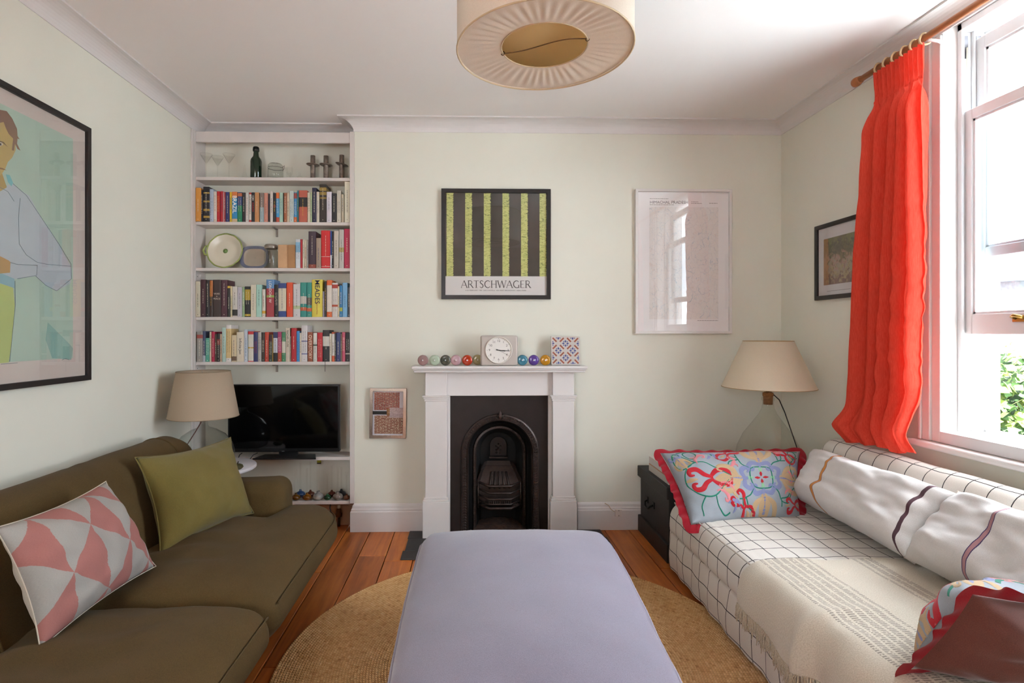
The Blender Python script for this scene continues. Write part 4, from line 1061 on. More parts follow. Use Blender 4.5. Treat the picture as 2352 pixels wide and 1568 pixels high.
# ------------------------------------------------------------------ television
tv = thing('television', (atY(652, 1040, 3.58).x, 3.58, SH['tv']), 'black flat screen television standing on the bookcase shelf', 'television')
a, b_ = atY(523, 883, 3.565), atY(780, 1037, 3.565)
BLK = mat('tv_black', '#0b0a0b', .28)
MB().box(a.x, b_.x, 3.565, 3.60, b_.z, a.z).build('casing', BLK, tv, bevel=.004)
MB().box(a.x + .011, b_.x - .011, 3.5635, 3.5655, b_.z + .024, a.z - .011).build('screen', mat('tv_screen', '#050506', .06, spec=.5), tv)
cxm = (atY(585, 1050, 3.52).x + atY(724, 1050, 3.52).x) / 2
MB().box(cxm - .06, cxm + .06, 3.585, 3.603, SH['tv'] + .006, b_.z + .02).build('neck', BLK, tv)
MB().prism([(-.2, 0), (.2, 0), (.165, .12), (-.165, .12)], frameM((cxm, 3.505, SH['tv'] + .0005), (1, 0, 0), (0, 1, 0)), .010).build('stand', BLK, tv, bevel=.003)
lg = atY(650, 1036.5, 3.563)
MB().box(lg.x - .008, lg.x + .008, 3.563, 3.5655, lg.z + .0, lg.z + .003).build('maker_badge', mat('badge_grey', '#77777a', .4), tv)
for k, (u0, v0, u1, v1) in enumerate(((575, 1053, 592, 1040), (547, 1054, 556, 1040))):
    p, q = atY(u0, v0, 3.54), atY(u1, v1, 3.58)
    MB().tube([q, (p + q) / 2 + Vector((-.004, 0, .006)), p, p + Vector((-.01, -.005, -.05))], .003, 6).build('television_cable', mat('black_cable', '#141313', .5), label=('thick' if k == 0 else 'thin') + ' black cable running down from behind the television', cat='cable')
p = atY(776, 1185, 3.66)
root = thing('pipe_valve', (p.x, 3.69, 0), 'small dark metal pipe valve with pale cap under the lowest shelf', 'valve')
MB().tube([(p.x, 3.69, 0), (p.x, 3.69, .1)], .009, 8).build('pipe', mat('old_pipe', '#4a372a', .5, .4), root)
MB().lathe([(.012, .06), (.02, .066), (.022, .085), (.014, .095), (.018, .105), (.012, .118)], (p.x, 3.69, 0), 14).build('valve_body', mat('old_brass', '#6a4d30', .4, .7), root)
MB().lathe([(.008, .118), (.014, .122), (.015, .138), (.009, .146)], (p.x, 3.69, 0), 14).build('cap', mat('valve_cap', '#b3a28c', .5), root)
q = atY(762, 1170, 3.66)
MB().tube([(q.x - .01, 3.67, .17), (q.x - .012, 3.66, .13), (q.x - .004, 3.66, .10), (q.x - .05, 3.64, .005)], .004, 6).build('hanging_cable', MATS['black_cable'], label='black cable looping under the lowest bookcase shelf', cat='cable')
# ------------------------------------------------------------------ sofa
SOFA = cloth('olive_brown_wool', '#5e4b2b', '#4a3a20', 700, .15, sheen=0.03)
sofa = thing('sofa', (-1.25, 1.85, 0), 'low olive-brown fabric sofa with two loose seat cushions along the left wall', 'sofa')
SX0, SXF, SY0, SY1 = XL + .05, -0.72, 0.55, 3.05     # back, front, near end, far end
MB().rbox((SX0, SY0 + .02, .07), (SXF - .13, SY1 - .02, .17), .03, 3, 4).build('base', SOFA, sofa)
for (x, y) in ((SX0 + .08, SY0 + .1), (SX0 + .08, SY1 - .1), (-.86, SY0 + .1), (-.86, SY1 - .12)):
    MB().lathe([(.018, 0), (.024, .07)], (x, y, 0), 12).build('leg', mat('dark_wood', '#3a2617', .5), sofa)
# back: closed profile swept along y, rounded at the ends
bprof = [(-1.715, .12), (-1.725, .40), (-1.715, .62), (-1.69, .70), (-1.645, .738), (-1.585, .742), (-1.525, .715), (-1.48, .66), (-1.43, .55), (-1.38, .44), (-1.34, .34), (-1.335, .2), (-1.36, .12)]
def smooth_closed(P, k):
    out = []; n = len(P)
    for i in range(n):
        p0, p1, p2, p3 = [Vector(P[(i + d) % n]) for d in (-1, 0, 1, 2)]
        for j in range(k):
            t = j / k
            out.append(0.5 * ((2 * p1) + (-p0 + p2) * t + (2 * p0 - 5 * p1 + 4 * p2 - p3) * t * t + (-p0 + 3 * p1 - 3 * p2 + p3) * t ** 3))
    return out
bp_ = smooth_closed(bprof, 4)
cen = Vector((-1.56, .42))
def back_pt(a, b_):
    q = bp_[int(round(a * len(bp_))) % len(bp_)]
    y = SY0 + (SY1 - SY0) * b_
    e = min(y - SY0, SY1 - y); r = .09
    k = 1.0 if e > r else sqrt(max(0.0, 1 - ((r - e) / r) ** 2))
    k = .55 + .45 * k
    p = cen + (q - cen) * k
    wr_ = .006 * hnoise(y * 5, p.x * 9, p.y * 6) + (.004 * sin(y * 60 + p.x * 20) * max(0, 1 - abs(y - 2.35) / .12) if p.y > .5 else 0)
    return Vector((p.x + wr_, y, p.y + wr_))
m = MB(); nb = len(bp_)
ys_ = [0, .004, .012, .022, .036] + [.036 + (.928) * i / 60 for i in range(1, 60)] + [.964, .978, .988, .996, 1]
b0 = len(m.v); m.smooth = True
for t in ys_:
    for i in range(nb): m.vert(back_pt(i / nb, t), (i / nb, t))
for j in range(len(ys_) - 1):
    for i in range(nb): m.face([b0 + j * nb + i, b0 + j * nb + (i + 1) % nb, b0 + (j + 1) * nb + (i + 1) % nb, b0 + (j + 1) * nb + i])
m.face([b0 + i for i in range(nb)]); m.face([b0 + (len(ys_) - 1) * nb + i for i in range(nb)])
bk = m.build('backrest', SOFA, sofa)
for t in ((2.86 - SY0) / (SY1 - SY0), (1.62 - SY0) / (SY1 - SY0)):
    MB().tube([back_pt(i / nb, t) + Vector((.001, 0, .001)) for i in range(int(nb * .2), int(nb * .84))], .0045, 6).build('seam', SOFA, bk)
# far and near arms
for y0, y1 in ((2.835, 3.05), (SY0, SY0 + .215)):
    def arm_def(p):
        p = p.copy(); t = (p.x + 1.7) / .75
        p.z += (-.02 * (1 - t) if p.z > .3 else 0) + .004 * hnoise(p.x * 8, p.y * 8, p.z * 8)
        return p
    MB().rbox((-1.66, y0, .09), (-.945, y1, .522), .07, 6, 8, arm_def).build('armrest', SOFA, sofa)
# seat cushions
def seat(y0, y1, tside):
    yc = (y0 + y1) / 2
    def d(p):
        q = p.copy()
        fx = (p.x + 1.40) / .73                      # 0 back .. 1 front
        if tside:                                    # T-shape: ear runs in front of the arm
            end = lerp(2.825, 3.055, sstep(-.99, -.91, p.x)); q.y = y0 + (p.y - y0) * (end - y0) / (y1 - y0)
            fy = max(0, (q.y - 2.80) / .255); q.x -= .10 * fy ** 2.5 * sstep(-1.0, -.7, p.x)
        sy = (p.y - yc) / ((y1 - y0) / 2)
        q.z += (.042 * (1 - sy ** 4) * (1 - (2 * fx - 1) ** 4) - .02 * sstep(.8, 1, fx)) * sstep(.20, .31, p.z)
        q.x -= .05 * sstep(.75, 1, fx) * sstep(.26, .15, p.z)
        # creases fanning from the back
        cr = sin(q.y * 30 + hnoise(q.y * 3, q.x * 3) * 6 - q.x * 9); cr = math.copysign(abs(cr) ** .6, cr)
        q.z += (.0065 * cr + .004 * hnoise(q.y * 40, q.x * 6)) * sstep(1.0, .3, fx) * sstep(.22, .31, p.z)
        q += Vector((.006, .004, .007)) * hnoise(q.x * 5 + 3, q.y * 5, q.z * 5)
        return q
    m = MB().rbox((-1.40, y0, .15), (-.67, y1, .355), .075, 6, 22, d)
    o = m.build('seat_cushion', SOFA, sofa)
    pts = []
    for i in range(40):
        y = y0 + .06 + (y1 - y0 - .10) * i / 39
        pts.append(d(Vector((-.685, y, .332))) + Vector((.002, 0, .002)))
    MB().tube(pts, .003, 5).build('welt', SOFA, o)
seat(1.935, 3.055, True)
seat(0.78, 1.93, False)

# ------------------------------------------------------------------ cushions (general four-corner pillow)
def pillow(root, C, T, M_front, M_back=None, n=34, pinch=.07, power=2.2, wob=.006, seed=0.0, tf=1.0, tb=1.0, name='cover', uvs=(1, 1), fn=None, sag=0.0, eps=.0):
    """C = corners bl br tr tl; T = full thickness; returns surface function of the front face"""
    bl, br, tr, tl = [Vector(c) for c in C]
    nrm = ((br - bl).cross(tl - bl) + (tr - tl).cross(tr - br)).normalized()
    def base(a, b_):
        s_, t = 2 * a - 1, 2 * b_ - 1
        k = pinch
        a2 = .5 + .5 * s_ * (1 - k * (1 - t * t) * abs(s_) ** 3); b2 = .5 + .5 * t * (1 - k * (1 - s_ * s_) * abs(t) ** 3)
        return bl * (1 - a2) * (1 - b2) + br * a2 * (1 - b2) + tr * a2 * b2 + tl * (1 - a2) * b2
    def prof(a, b_):
        s_, t = abs(2 * a - 1), abs(2 * b_ - 1)
        return max(0.0, (1 - s_ ** power)) ** .62 * max(0.0, (1 - t ** power)) ** .62
    def surf(a, b_, side=1, lift=0.0):
        p = base(a, b_); h = T / 2 * prof(a, b_) * (tf if side > 0 else tb)
        w = wob * (hnoise(a * 5 + seed, b_ * 5, seed) + .6 * hnoise(a * 11 + seed, b_ * 9, 3 + seed)) * min(1, prof(a, b_) * 2.5)
        p = p + nrm * side * (h + w + lift)
        if sag: p.z -= sag * prof(a, b_)
        if fn: p = fn(p, a, b_, side)
        return p
    mm = MB()
    mm.mi(0).grid(lambda a, b_: surf(a, b_, 1), n, n)
    mm.mi(1).grid(lambda a, b_: surf(a, b_, -1), n, n, flip=True)
    o = mm.build(name, [M_front, M_back or M_front], root, weld=True, fixn=True)
    return surf, o, nrm

GREEN = cloth('moss_green_wool', '#7b6e38', '#66592c', 900, .12, bump=.6)
c = thing('green_cushion', (-1.25, 2.55, .38), 'plain moss green wool cushion leaning at the far end of the sofa', 'cushion')
gC = [atY(368, 1278, 2.30), atY(583, 1178, 2.83), atY(530, 1004, 2.985), atY(310, 1050, 2.455)]
sf, o, nr = pillow(c, gC, .19, GREEN, seed=2.0, pinch=.12, wob=.008)
edge = [sf(i / 24, 0) for i in range(25)] + [sf(1, i / 24) for i in range(1, 25)] + [sf(1 - i / 24, 1) for i in range(1, 25)] + [sf(0, 1 - i / 24) for i in range(1, 24)]
MB().tube(edge, .003, 5, closed=True).build('seam', GREEN, c)

def kilim():
    m, g, b = new_mat('kilim_triangles')
    tc = g.add('ShaderNodeUVMap'); sp = g.add('ShaderNodeSeparateXYZ'); g.l.new(tc.outputs[0], sp.inputs[0])
    U, V = sp.outputs[0], sp.outputs[1]
    nz = g.noise(tc.outputs[0], 60, 2)
    U = g.math('ADD', U, g.math('MULTIPLY', g.math('SUBTRACT', nz, .5), .012))
    r = g.math('ADD', g.math('MULTIPLY', U, 4.25), .181); row_ = g.math('FLOOR', r); fx = g.math('FRACT', r)      # columns of triangles
    v = g.math('ADD', g.math('ADD', g.math('MULTIPLY', V, 1.69), .309), g.math('MULTIPLY', row_, .5)); fv = g.math('FRACT', v)
    d = g.math('MULTIPLY', g.math('ABSOLUTE', g.math('SUBTRACT', fv, .5)), 2.0)
    tri = g.math('GREATER_THAN', fx, d)
    fib = g.noise(g.coord('UV', (40, 300, 1)), 3.0, 3)
    pink = g.ramp(fib, [(.3, lin('#94605a')), (.7, lin('#a8716a'))]); grey = g.ramp(fib, [(.3, lin('#8f8c87')), (.7, lin('#a5a19b'))])
    g.put(b.inputs['Base Color'], g.mix(tri, grey, pink))
    g.put(b.inputs['Normal'], g.bump(fib, .35, .002)); b.inputs['Roughness'].default_value = .95
    return m
KIL = kilim(); CREAM = cloth('cream_cotton', '#c9bfae', '#b9ad9b', 900)
c = thing('kilim_cushion', (-1.28, 1.8, .38), 'pink and grey triangle patterned woven cushion leaning on the sofa back', 'cushion')
kC = [atY(92, 1490, 1.60), atY(358, 1300, 2.12), atY(243, 1105, 2.09), atY(-12, 1212, 1.60)]
sf, o, nr = pillow(c, kC, .21, KIL, CREAM, seed=7.0, pinch=.09, wob=.012, tb=.75)
edge = [sf(i / 24, 0) for i in range(25)] + [sf(1, i / 24) for i in range(1, 25)] + [sf(1 - i / 24, 1) for i in range(1, 25)] + [sf(0, 1 - i / 24) for i in range(1, 24)]
MB().tube(edge, .0022, 5, closed=True).build('seam', CREAM, c)

# ------------------------------------------------------------------ side table and left lamp
tcx, tcy, tz = -1.50, 3.30, .50
st = thing('side_table', (tcx, tcy, 0), 'small round white-topped side table tucked behind the sofa arm', 'table')
MB().lathe([(0, tz - .022), (.222, tz - .022), (.23, tz - .016), (.23, tz - .004), (.226, tz), (0, tz)], (tcx, tcy, 0), 48).build('table_top', mat('table_white', '#d3d0d4', .35), st)
MB().lathe([(.03, tz - .04), (.02, tz - .10), (.018, .1), (.03, .05), (.12, .02), (.13, 0)], (tcx, tcy, 0), 20).build('pedestal', mat('dark_brass', '#5a4328', .4, .7), st)
for k in range(3):
    a = 2 * pi * k / 3 - .5
    MB().tube([(tcx + .02 * cos(a), tcy + .02 * sin(a), tz - .12), (tcx + .10 * cos(a), tcy + .10 * sin(a), tz - .05), (tcx + .16 * cos(a), tcy + .16 * sin(a), tz - .024)], .007, 8).build('bracket_arm', MATS['dark_brass'], st)
pp = atY(549, 1066, 3.22)
root = thing('seed_pod', (pp.x, 3.22, tz), 'small dark green-brown seed pod dish on the side table', 'ornament')
MB().lathe([(0, .0005), (.022, .0005), (.034, .012), (.03, .024), (.018, .03), (0, .031)], (pp.x - .01, 3.22, tz), 14).build('dish', mat('pod', '#4a4422', .7, var=.4, vscale=60, bump=.6, bscale=90, bdist=.006), root)
MB().tube([(pp.x - .01, 3.22, tz + .028), (pp.x - .004, 3.22, tz + .045)], .003, 6).build('stalk', mat('pod_stalk', '#3a2c1a', .8), root)

lx, ly = -1.552, 3.27
lp = thing('table_lamp', (lx, ly, tz), 'table lamp with clear glass base and wide beige drum shade left of the television', 'lamp')
LG = glass('lamp_glass', '#f3f5f3', 0.0, 1.5)
MB().lathe([(0, .001), (.13, .001), (.15, .01), (.168, .05), (.17, .09), (.155, .14), (.118, .19), (.07, .222), (.03, .238), (.022, .25), (.022, .30), (.026, .305)], (lx, ly, tz), 40, cap=False).build('glass_base', LG, lp)
MB().lathe([(.012, .292), (.018, .296), (.018, .335), (.012, .34)], (lx, ly, tz), 14).build('lamp_holder', mat('holder_brass', '#8a7a5c', .4, .8), lp)
ztop_, zbot = 1.065, .800
SHD = shade_cloth('beige_linen_shade', '#bba892', .2)
MB().lathe([(.192, zbot - tz), (.146, ztop_ - tz), (.1445, ztop_ - tz), (.1905, zbot - tz)], (lx, ly, tz), 56, cap=False).build('lamp_shade', SHD, lp, fixn=False)
for r_, z_ in ((.192, zbot), (.1458, ztop_)): MB().tube([(lx + r_ * cos(2 * pi * i / 48), ly + r_ * sin(2 * pi * i / 48), z_) for i in range(48)], .002, 5, closed=True).build('shade_ring', mat('shade_trim', '#8c7a64', .8), lp)
for k in range(3):
    a = 2 * pi * k / 3
    MB().tube([(lx + .013 * cos(a), ly + .013 * sin(a), ztop_ - .03), (lx + .145 * cos(a), ly + .145 * sin(a), ztop_ - .004)], .0015, 5).build('shade_spoke', WIRE, lp)
MB().lathe([(0, .34), (.014, .345), (.029, .39), (.029, .41), (.018, .43), (0, .437)], (lx, ly, tz), 16).build('bulb', mat('bulb_glass', '#d8d4ca', .3), lp)
MB().tube([(lx + .004, ly - .03, tz + .33), (lx + .0, ly - .035, tz + .27), (lx - .015, ly - .07, tz + .22), (lx - .05, ly - .15, tz + .12), (lx - .075, ly - .19, tz + .05), (lx - .08, ly - .20, tz + .004)], .0032, 6).build('flex', mat('brown_flex', '#5a2f24', .7), lp)

# ------------------------------------------------------------------ round jute rug
rc = Vector((.232, 2.15, 0)); RR = .968
def jute():
    m, g, b = new_mat('braided_jute')
    tc = g.add('ShaderNodeTexCoord'); sp = g.add('ShaderNodeSeparateXYZ'); g.l.new(tc.outputs['Object'], sp.inputs[0])
    r = g.math('SQRT', g.math('ADD', g.math('MULTIPLY', sp.outputs[0], sp.outputs[0]), g.math('MULTIPLY', sp.outputs[1], sp.outputs[1])))
    th = g.math('ARCTAN2', sp.outputs[1], sp.outputs[0])
    ring = g.math('MULTIPLY', r, 1 / .0112); ri = g.math('FLOOR', ring); rf_ = g.math('FRACT', ring)
    arc = g.math('MULTIPLY', th, g.math('MULTIPLY', g.math('ADD', ri, .5), .0112))
    cell = g.math('FRACT', g.math('ADD', g.math('MULTIPLY', arc, 1 / .013), g.math('MULTIPLY', g.math('ABSOLUTE', g.math('SUBTRACT', rf_, .5)), 1.0)))
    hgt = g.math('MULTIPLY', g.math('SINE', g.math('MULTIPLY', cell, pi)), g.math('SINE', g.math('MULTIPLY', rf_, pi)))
    cb = g.add('ShaderNodeCombineXYZ'); g.put(cb.inputs[0], ri); g.put(cb.inputs[1], g.math('MULTIPLY', arc, 22)); g.put(cb.inputs[2], 0)
    n = g.noise(cb.outputs[0], 1.7, 3, .7); n2 = g.noise(tc.outputs['Object'], 2.0, 3)
    c_ = g.ramp(n, [(.25, lin('#a87a4a')), (.45, lin('#deb27c')), (.65, lin('#f0cb98')), (.8, lin('#f5dcb4'))])
    c_ = g.mix(1.0, c_, g.ramp(n2, [(.3, (.86, .8, .72, 1)), (.7, (1.02, 1, .98, 1))]), 'MULTIPLY')
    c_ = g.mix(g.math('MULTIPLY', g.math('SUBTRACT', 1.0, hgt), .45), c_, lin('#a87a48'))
    g.put(b.inputs['Base Color'], c_); b.inputs['Roughness'].default_value = .95; b.inputs['Specular IOR Level'].default_value = .15
    g.put(b.inputs['Normal'], g.bump(hgt, .9, .004))
    return m
JUTE = jute()
rug = thing('jute_rug', (rc.x, rc.y, 0), 'round braided jute rug under the lavender ottoman', 'rug')
NR = 87
def rugp(a, b_):
    r = b_ * (RR - .012); z = .0085 + .0022 * abs(sin(pi * r / .0112)) + .0015 * hnoise(r * 3 * cos(2 * pi * a), r * 3 * sin(2 * pi * a))
    return Vector((rc.x + r * cos(2 * pi * a), rc.y + r * sin(2 * pi * a), z))
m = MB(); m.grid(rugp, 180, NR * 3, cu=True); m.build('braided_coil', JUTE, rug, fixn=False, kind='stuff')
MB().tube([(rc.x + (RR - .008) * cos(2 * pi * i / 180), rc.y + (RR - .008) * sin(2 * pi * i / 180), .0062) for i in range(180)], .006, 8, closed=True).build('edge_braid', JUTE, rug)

# ------------------------------------------------------------------ ottoman
LAV = cloth('lavender_velvet', '#8b8698', '#7e7989', 500, .10, sheen=.35)
ot = thing('ottoman', (.215, 1.80, .012), 'large rectangular lavender grey upholstered ottoman in the middle of the room', 'ottoman')
OX0, OX1, OY0, OY1 = -.195, .625, 1.12, 2.47
def od(p):
    q = p.copy(); s_, t = (p.x - .215) / .41, (p.y - 1.795) / .675
    if p.z > .34: q.z += .072 * (1 - abs(s_) ** 2.4) * (1 - abs(t) ** 4) + .004 * hnoise(p.x * 6, p.y * 5)
    q.x += .015 * s_ * (1 - t * t) * sstep(.2, .4, p.z) - .075 * (2.47 - p.y) * (p.x - OX0) / (OX1 - OX0)
    dx_, dy_ = max(0.0, abs(s_) - .76) / .24, max(0.0, abs(t) - .85) / .15
    q.x -= math.copysign(.035 * dx_ * dy_ ** 2, s_); q.y -= math.copysign(.05 * dy_ * dx_ ** 2, t)      # well rounded corners in plan
    q += Vector((.003, .003, .003)) * hnoise(p.x * 9, p.y * 9, p.z * 9)
    return q
MB().rbox((OX0, OY0, .13), (OX1, OY1, .405), .045, 5, 22, od).build('upholstered_body', LAV, ot)
pts = []
for i in range(160):                                   # piping round the top edge
    t = i / 160 * 4; k = int(t); f = t - k; r = .05
    x, y = [(lerp(OX0, OX1, f), OY1), (OX1, lerp(OY1, OY0, f)), (lerp(OX1, OX0, f), OY0), (OX0, lerp(OY0, OY1, f))][k]
    ccx, ccy = max(OX0 + r, min(OX1 - r, x)), max(OY0 + r, min(OY1 - r, y)); d = Vector((x - ccx, y - ccy))
    if abs(x - ccx) > 1e-6 and abs(y - ccy) > 1e-6: d = d.normalized() * r
    pts.append(od(Vector((ccx + d.x, ccy + d.y, .372))))
MB().tube(pts, .0055, 6, closed=True).build('piping', cloth('lavender_piping', '#a19cab', '#918c9a', 700), ot)
for x in (OX0 + .08, OX1 - .08):
    for y in (OY0 + .08, OY1 - .08): MB().lathe([(.018, .0), (.024, .12)], (x, y, .012), 12).build('leg', MATS['dark_wood'], ot)
# ------------------------------------------------------------------ daybed under a checked cover
def checked():
    m, g, b = new_mat('checked_linen')
    tc = g.add('ShaderNodeUVMap'); sp = g.add('ShaderNodeSeparateXYZ'); g.l.new(tc.outputs[0], sp.inputs[0])
    nz = g.noise(tc.outputs[0], 6, 2)
    def line(c, ph):
        f = g.math('FRACT', g.math('ADD', g.math('MULTIPLY', g.math('ADD', c, g.math('MULTIPLY', g.math('SUBTRACT', nz, .5), .02)), 1 / .094), ph))
        return g.math('LESS_THAN', g.math('ABSOLUTE', g.math('SUBTRACT', f, .5)), .022)
    ln = g.math('MAXIMUM', line(sp.outputs[0], .15), line(sp.outputs[1], .4))
    w = g.noise(tc.outputs[0], 500, 2); n2 = g.noise(tc.outputs[0], 3, 3)
    base = g.ramp(w, [(.35, lin('#c9c4bc')), (.65, lin('#dbd7d0'))]); base = g.mix(1.0, base, g.ramp(n2, [(.3, (.94, .93, .92, 1)), (.7, (1, 1, 1, 1))]), 'MULTIPLY')
    g.put(b.inputs['Base Color'], g.mix(g.math('MULTIPLY', ln, .95), base, lin('#211c22')))
    g.put(b.inputs['Normal'], g.bump(w, .3, .0015)); b.inputs['Roughness'].default_value = .95; b.inputs['Specular IOR Level'].default_value = .15
    return m
CHK = checked()
DY0, DY1 = .62, 2.985
db = thing('daybed', (1.56, 1.80, 0), 'long daybed sofa under an off-white cover with a thin black check', 'sofa')
def arc(cx_, cz_, r, a0, a1, n): return [(cx_ + r * cos(radians(a0 + (a1 - a0) * i / n)), cz_ + r * sin(radians(a0 + (a1 - a0) * i / n))) for i in range(n + 1)]
prof_seat = [(1.90, .33), (1.88, .372), (1.84, .384), (1.75, .388), (1.6, .392), (1.45, .392), (1.3, .390), (1.2, .386)] + arc(1.165, .305, .078, 78, 178, 8) + [(1.084, .26), (1.088, .232), (1.10, .222), (1.092, .21), (1.088, .16), (1.086, .10), (1.09, .05), (1.094, .028)]
prof_back = [(2.066, .30), (2.068, .45), (2.066, .62), (2.055, .68)] + arc(1.985, .655, .072, 20, 165, 9) + [(1.905, .62), (1.893, .55), (1.882, .48), (1.876, .40), (1.874, .33)]
def resample(P, n):
    L = [0]
    for a, b_ in zip(P, P[1:]): L.append(L[-1] + math.hypot(b_[0] - a[0], b_[1] - a[1]))
    out = []
    for i in range(n):
        d = L[-1] * i / (n - 1); k = max(j for j in range(len(L)) if L[j] <= d + 1e-9); k = min(k, len(P) - 2)
        t = (d - L[k]) / max(1e-9, L[k + 1] - L[k]); out.append((lerp(P[k][0], P[k + 1][0], t), lerp(P[k][1], P[k + 1][1], t), d))
    return out
def drape(P, nP, nY, name, parent, y0, y1, wr, endfn):
    R = resample(P, nP); m = MB()
    def f(a, b_):
        x, z, d = R[int(round(a * (nP - 1)))]; y = lerp(y0, y1, b_)
        return endfn(x, y, z, d, wr)
    def uv(a, b_): return (R[int(round(a * (nP - 1)))][2], lerp(y0, y1, b_))
    m.grid(f, nP, nY, uv=uv); return m.build(name, CHK, parent, fixn=False)
def seat_end(x, y, z, d, wr):
    e = sstep(DY1 - .09, DY1, y)
    p = Vector((x, y - .03 * (1 - sstep(0, .05, .392 - z)) * 0, z))
    if z > .24: p.z -= .05 * e * e * (1 if z > .3 else .3); p.x += .045 * e * e * (1 if x < 1.25 else 0)
    else: p.x += .02 * e * e
    p.x += (.007 * hnoise(y * 7, z * 6) + .004 * sin(y * 38 + z * 5)) * sstep(.24, .1, z)
    p.z += .004 * hnoise(x * 6, y * 6) + (.05 * hnoise(y * 1.2, 5) * .3 if z < .06 else 0)
    return p
seat_o = drape(prof_seat, 90, 120, 'seat_cover', db, DY0, DY1, 1, seat_end)
def back_end(x, y, z, d, wr):
    e = sstep(DY1 - .12, DY1, y)
    c_ = Vector((1.985, 0, .52)); p = Vector((x, y, z)); q = Vector((lerp(p.x, c_.x, .45 * e * e), y, lerp(p.z, c_.z, .28 * e * e)))
    q.x += .004 * hnoise(y * 6, z * 5); q.z += .004 * hnoise(y * 5 + 8, x * 5)
    return q
back_o = drape(prof_back, 60, 120, 'back_cover', db, DY0, DY1, 1, back_end)
# closed far ends and the hidden frame
R = resample(prof_seat, 90)
m = MB(); m.poly([seat_end(x, DY1, z, d, 1) for x, z, d in R] + [Vector((1.9, DY1, .03))]); m.build('end_cover', CHK, db, fixn=False)
R = resample(prof_back, 60)
m = MB(); m.poly([back_end(x, DY1, z, d, 1) for x, z, d in R]); m.build('end_cover', CHK, db, fixn=False)
MB().box(1.13, 2.04, DY0 + .03, DY1 - .05, .03, .3).build('frame', MATS['dark_wood'], db)
MB().rbox((1.10, DY0 - .1, .04), (2.05, DY0 + .13, .60), .07, 5, 8).build('armrest_cover', cloth('plain_linen', '#c2b9ad', '#aca399', 700), db)
wl = []
for i in range(70):
    y = lerp(DY0, DY1, i / 69); wl.append(seat_end(1.118, y, .3745, 0, 1) + Vector((-.006, 0, .006)))
MB().tube(wl, .0035, 6).build('welt', cloth('plain_linen', '#c2b9ad', '#aca399', 700), seat_o)

# ------------------------------------------------------------------ cream throw with fringe
def throw_mat():
    m, g, b = new_mat('cream_throw')
    tc = g.add('ShaderNodeUVMap'); sp = g.add('ShaderNodeSeparateXYZ'); g.l.new(tc.outputs[0], sp.inputs[0])
    X_, Y_ = sp.outputs[0], sp.outputs[1]
    nz = g.noise(tc.outputs[0], 260, 3); 
    base = g.ramp(nz, [(.3, lin('#b5ab99')), (.7, lin('#cfc6b6'))])
    band = None
    for p, w in ((.075, .006), (.10, .011), (.13, .011), (.16, .011), (.19, .011), (.222, .011), (.252, .006), (.43, .006), (.46, .011), (.49, .011)):
        q = g.math('LESS_THAN', g.math('ABSOLUTE', g.math('SUBTRACT', X_, p)), w)
        band = q if band is None else g.math('MAXIMUM', band, q)
    dash = g.math('GREATER_THAN', g.math('FRACT', g.math('MULTIPLY', Y_, 110)), .42)
    rr = g.math('GREATER_THAN', g.noise(tc.outputs[0], 90, 2), .40)
    g.put(b.inputs['Base Color'], g.mix(g.math('MULTIPLY', g.math('MULTIPLY', band, dash), g.math('MULTIPLY', rr, .75)), base, lin('#6f665d')))
    g.put(b.inputs['Normal'], g.bump(nz, .5, .003)); b.inputs['Roughness'].default_value = 1.0; b.inputs['Sheen Weight'].default_value = .2
    return m
THR = throw_mat(); FRI = cloth('throw_wool', '#c4b8a2', '#ad9f87', 300)
th = thing('throw_blanket', (1.35, 1.65, .392), 'cream woven throw with grey dashed stripes and fringe over the daybed seat', 'blanket')
tprof = [(1.72, .398), (1.6, .402), (1.45, .402), (1.3, .400), (1.2, .396)] + arc(1.165, .305, .090, 78, 178, 8) + [(1.070, .27), (1.072, .25), (1.074, .235)]
TR_ = resample(tprof, 60); TY0, TY1 = 1.13, 2.11
def throw_pt(a, b_):
    x, z, d = TR_[int(round(a * 59))]; y = lerp(TY0, TY1, b_)
    y += .02 * (a - .5) - .03 * sstep(.9, 1, b_) * hnoise(a * 4, 2) + .035 * sstep(.55, 1, a) * (b_ - .5) * .6
    p = Vector((x, y, z))
    lo_ = sstep(.72, 1, a)
    fold = exp(-((y - 1.72) / .035) ** 2)
    p.x -= .035 * fold * lo_ + lo_ * (.010 * (1 + hnoise(y * 9, 3)) + .008 * sin(y * 22))
    p.z += .006 + .004 * (1 + hnoise(x * 9, y * 9)) + .012 * fold * (1 - lo_) * sstep(.3, .8, a) - lo_ * .05 * (.5 + hnoise(y * 3, 9)) * sstep(.85, 1, a)
    return p
m = MB(); m.grid(throw_pt, 60, 110, uv=lambda a, b_: (TR_[59][2] - TR_[int(round(a * 59))][2] - .12, lerp(TY0, TY1, b_))); m.build('woven_cloth', THR, th, fixn=False)
rg = random.Random(5); fr = MB()
for i in range(150):
    b_ = i / 149; p = throw_pt(1, b_) + Vector((-.002, 0, .004)); L = rg.uniform(.045, .075)
    for k in range(2):
        q = [p + Vector((rg.uniform(-.003, .003), rg.uniform(-.004, .004), 0))]
        for j in range(1, 5): q.append(q[-1] + Vector((rg.uniform(-.005, .004), rg.uniform(-.006, .006), -L / 4)))
        fr.tube(q, [.0022, .0028, .0026, .0024, .001], 5)
fr.build('fringe', FRI, th, fixn=False, kind='stuff')

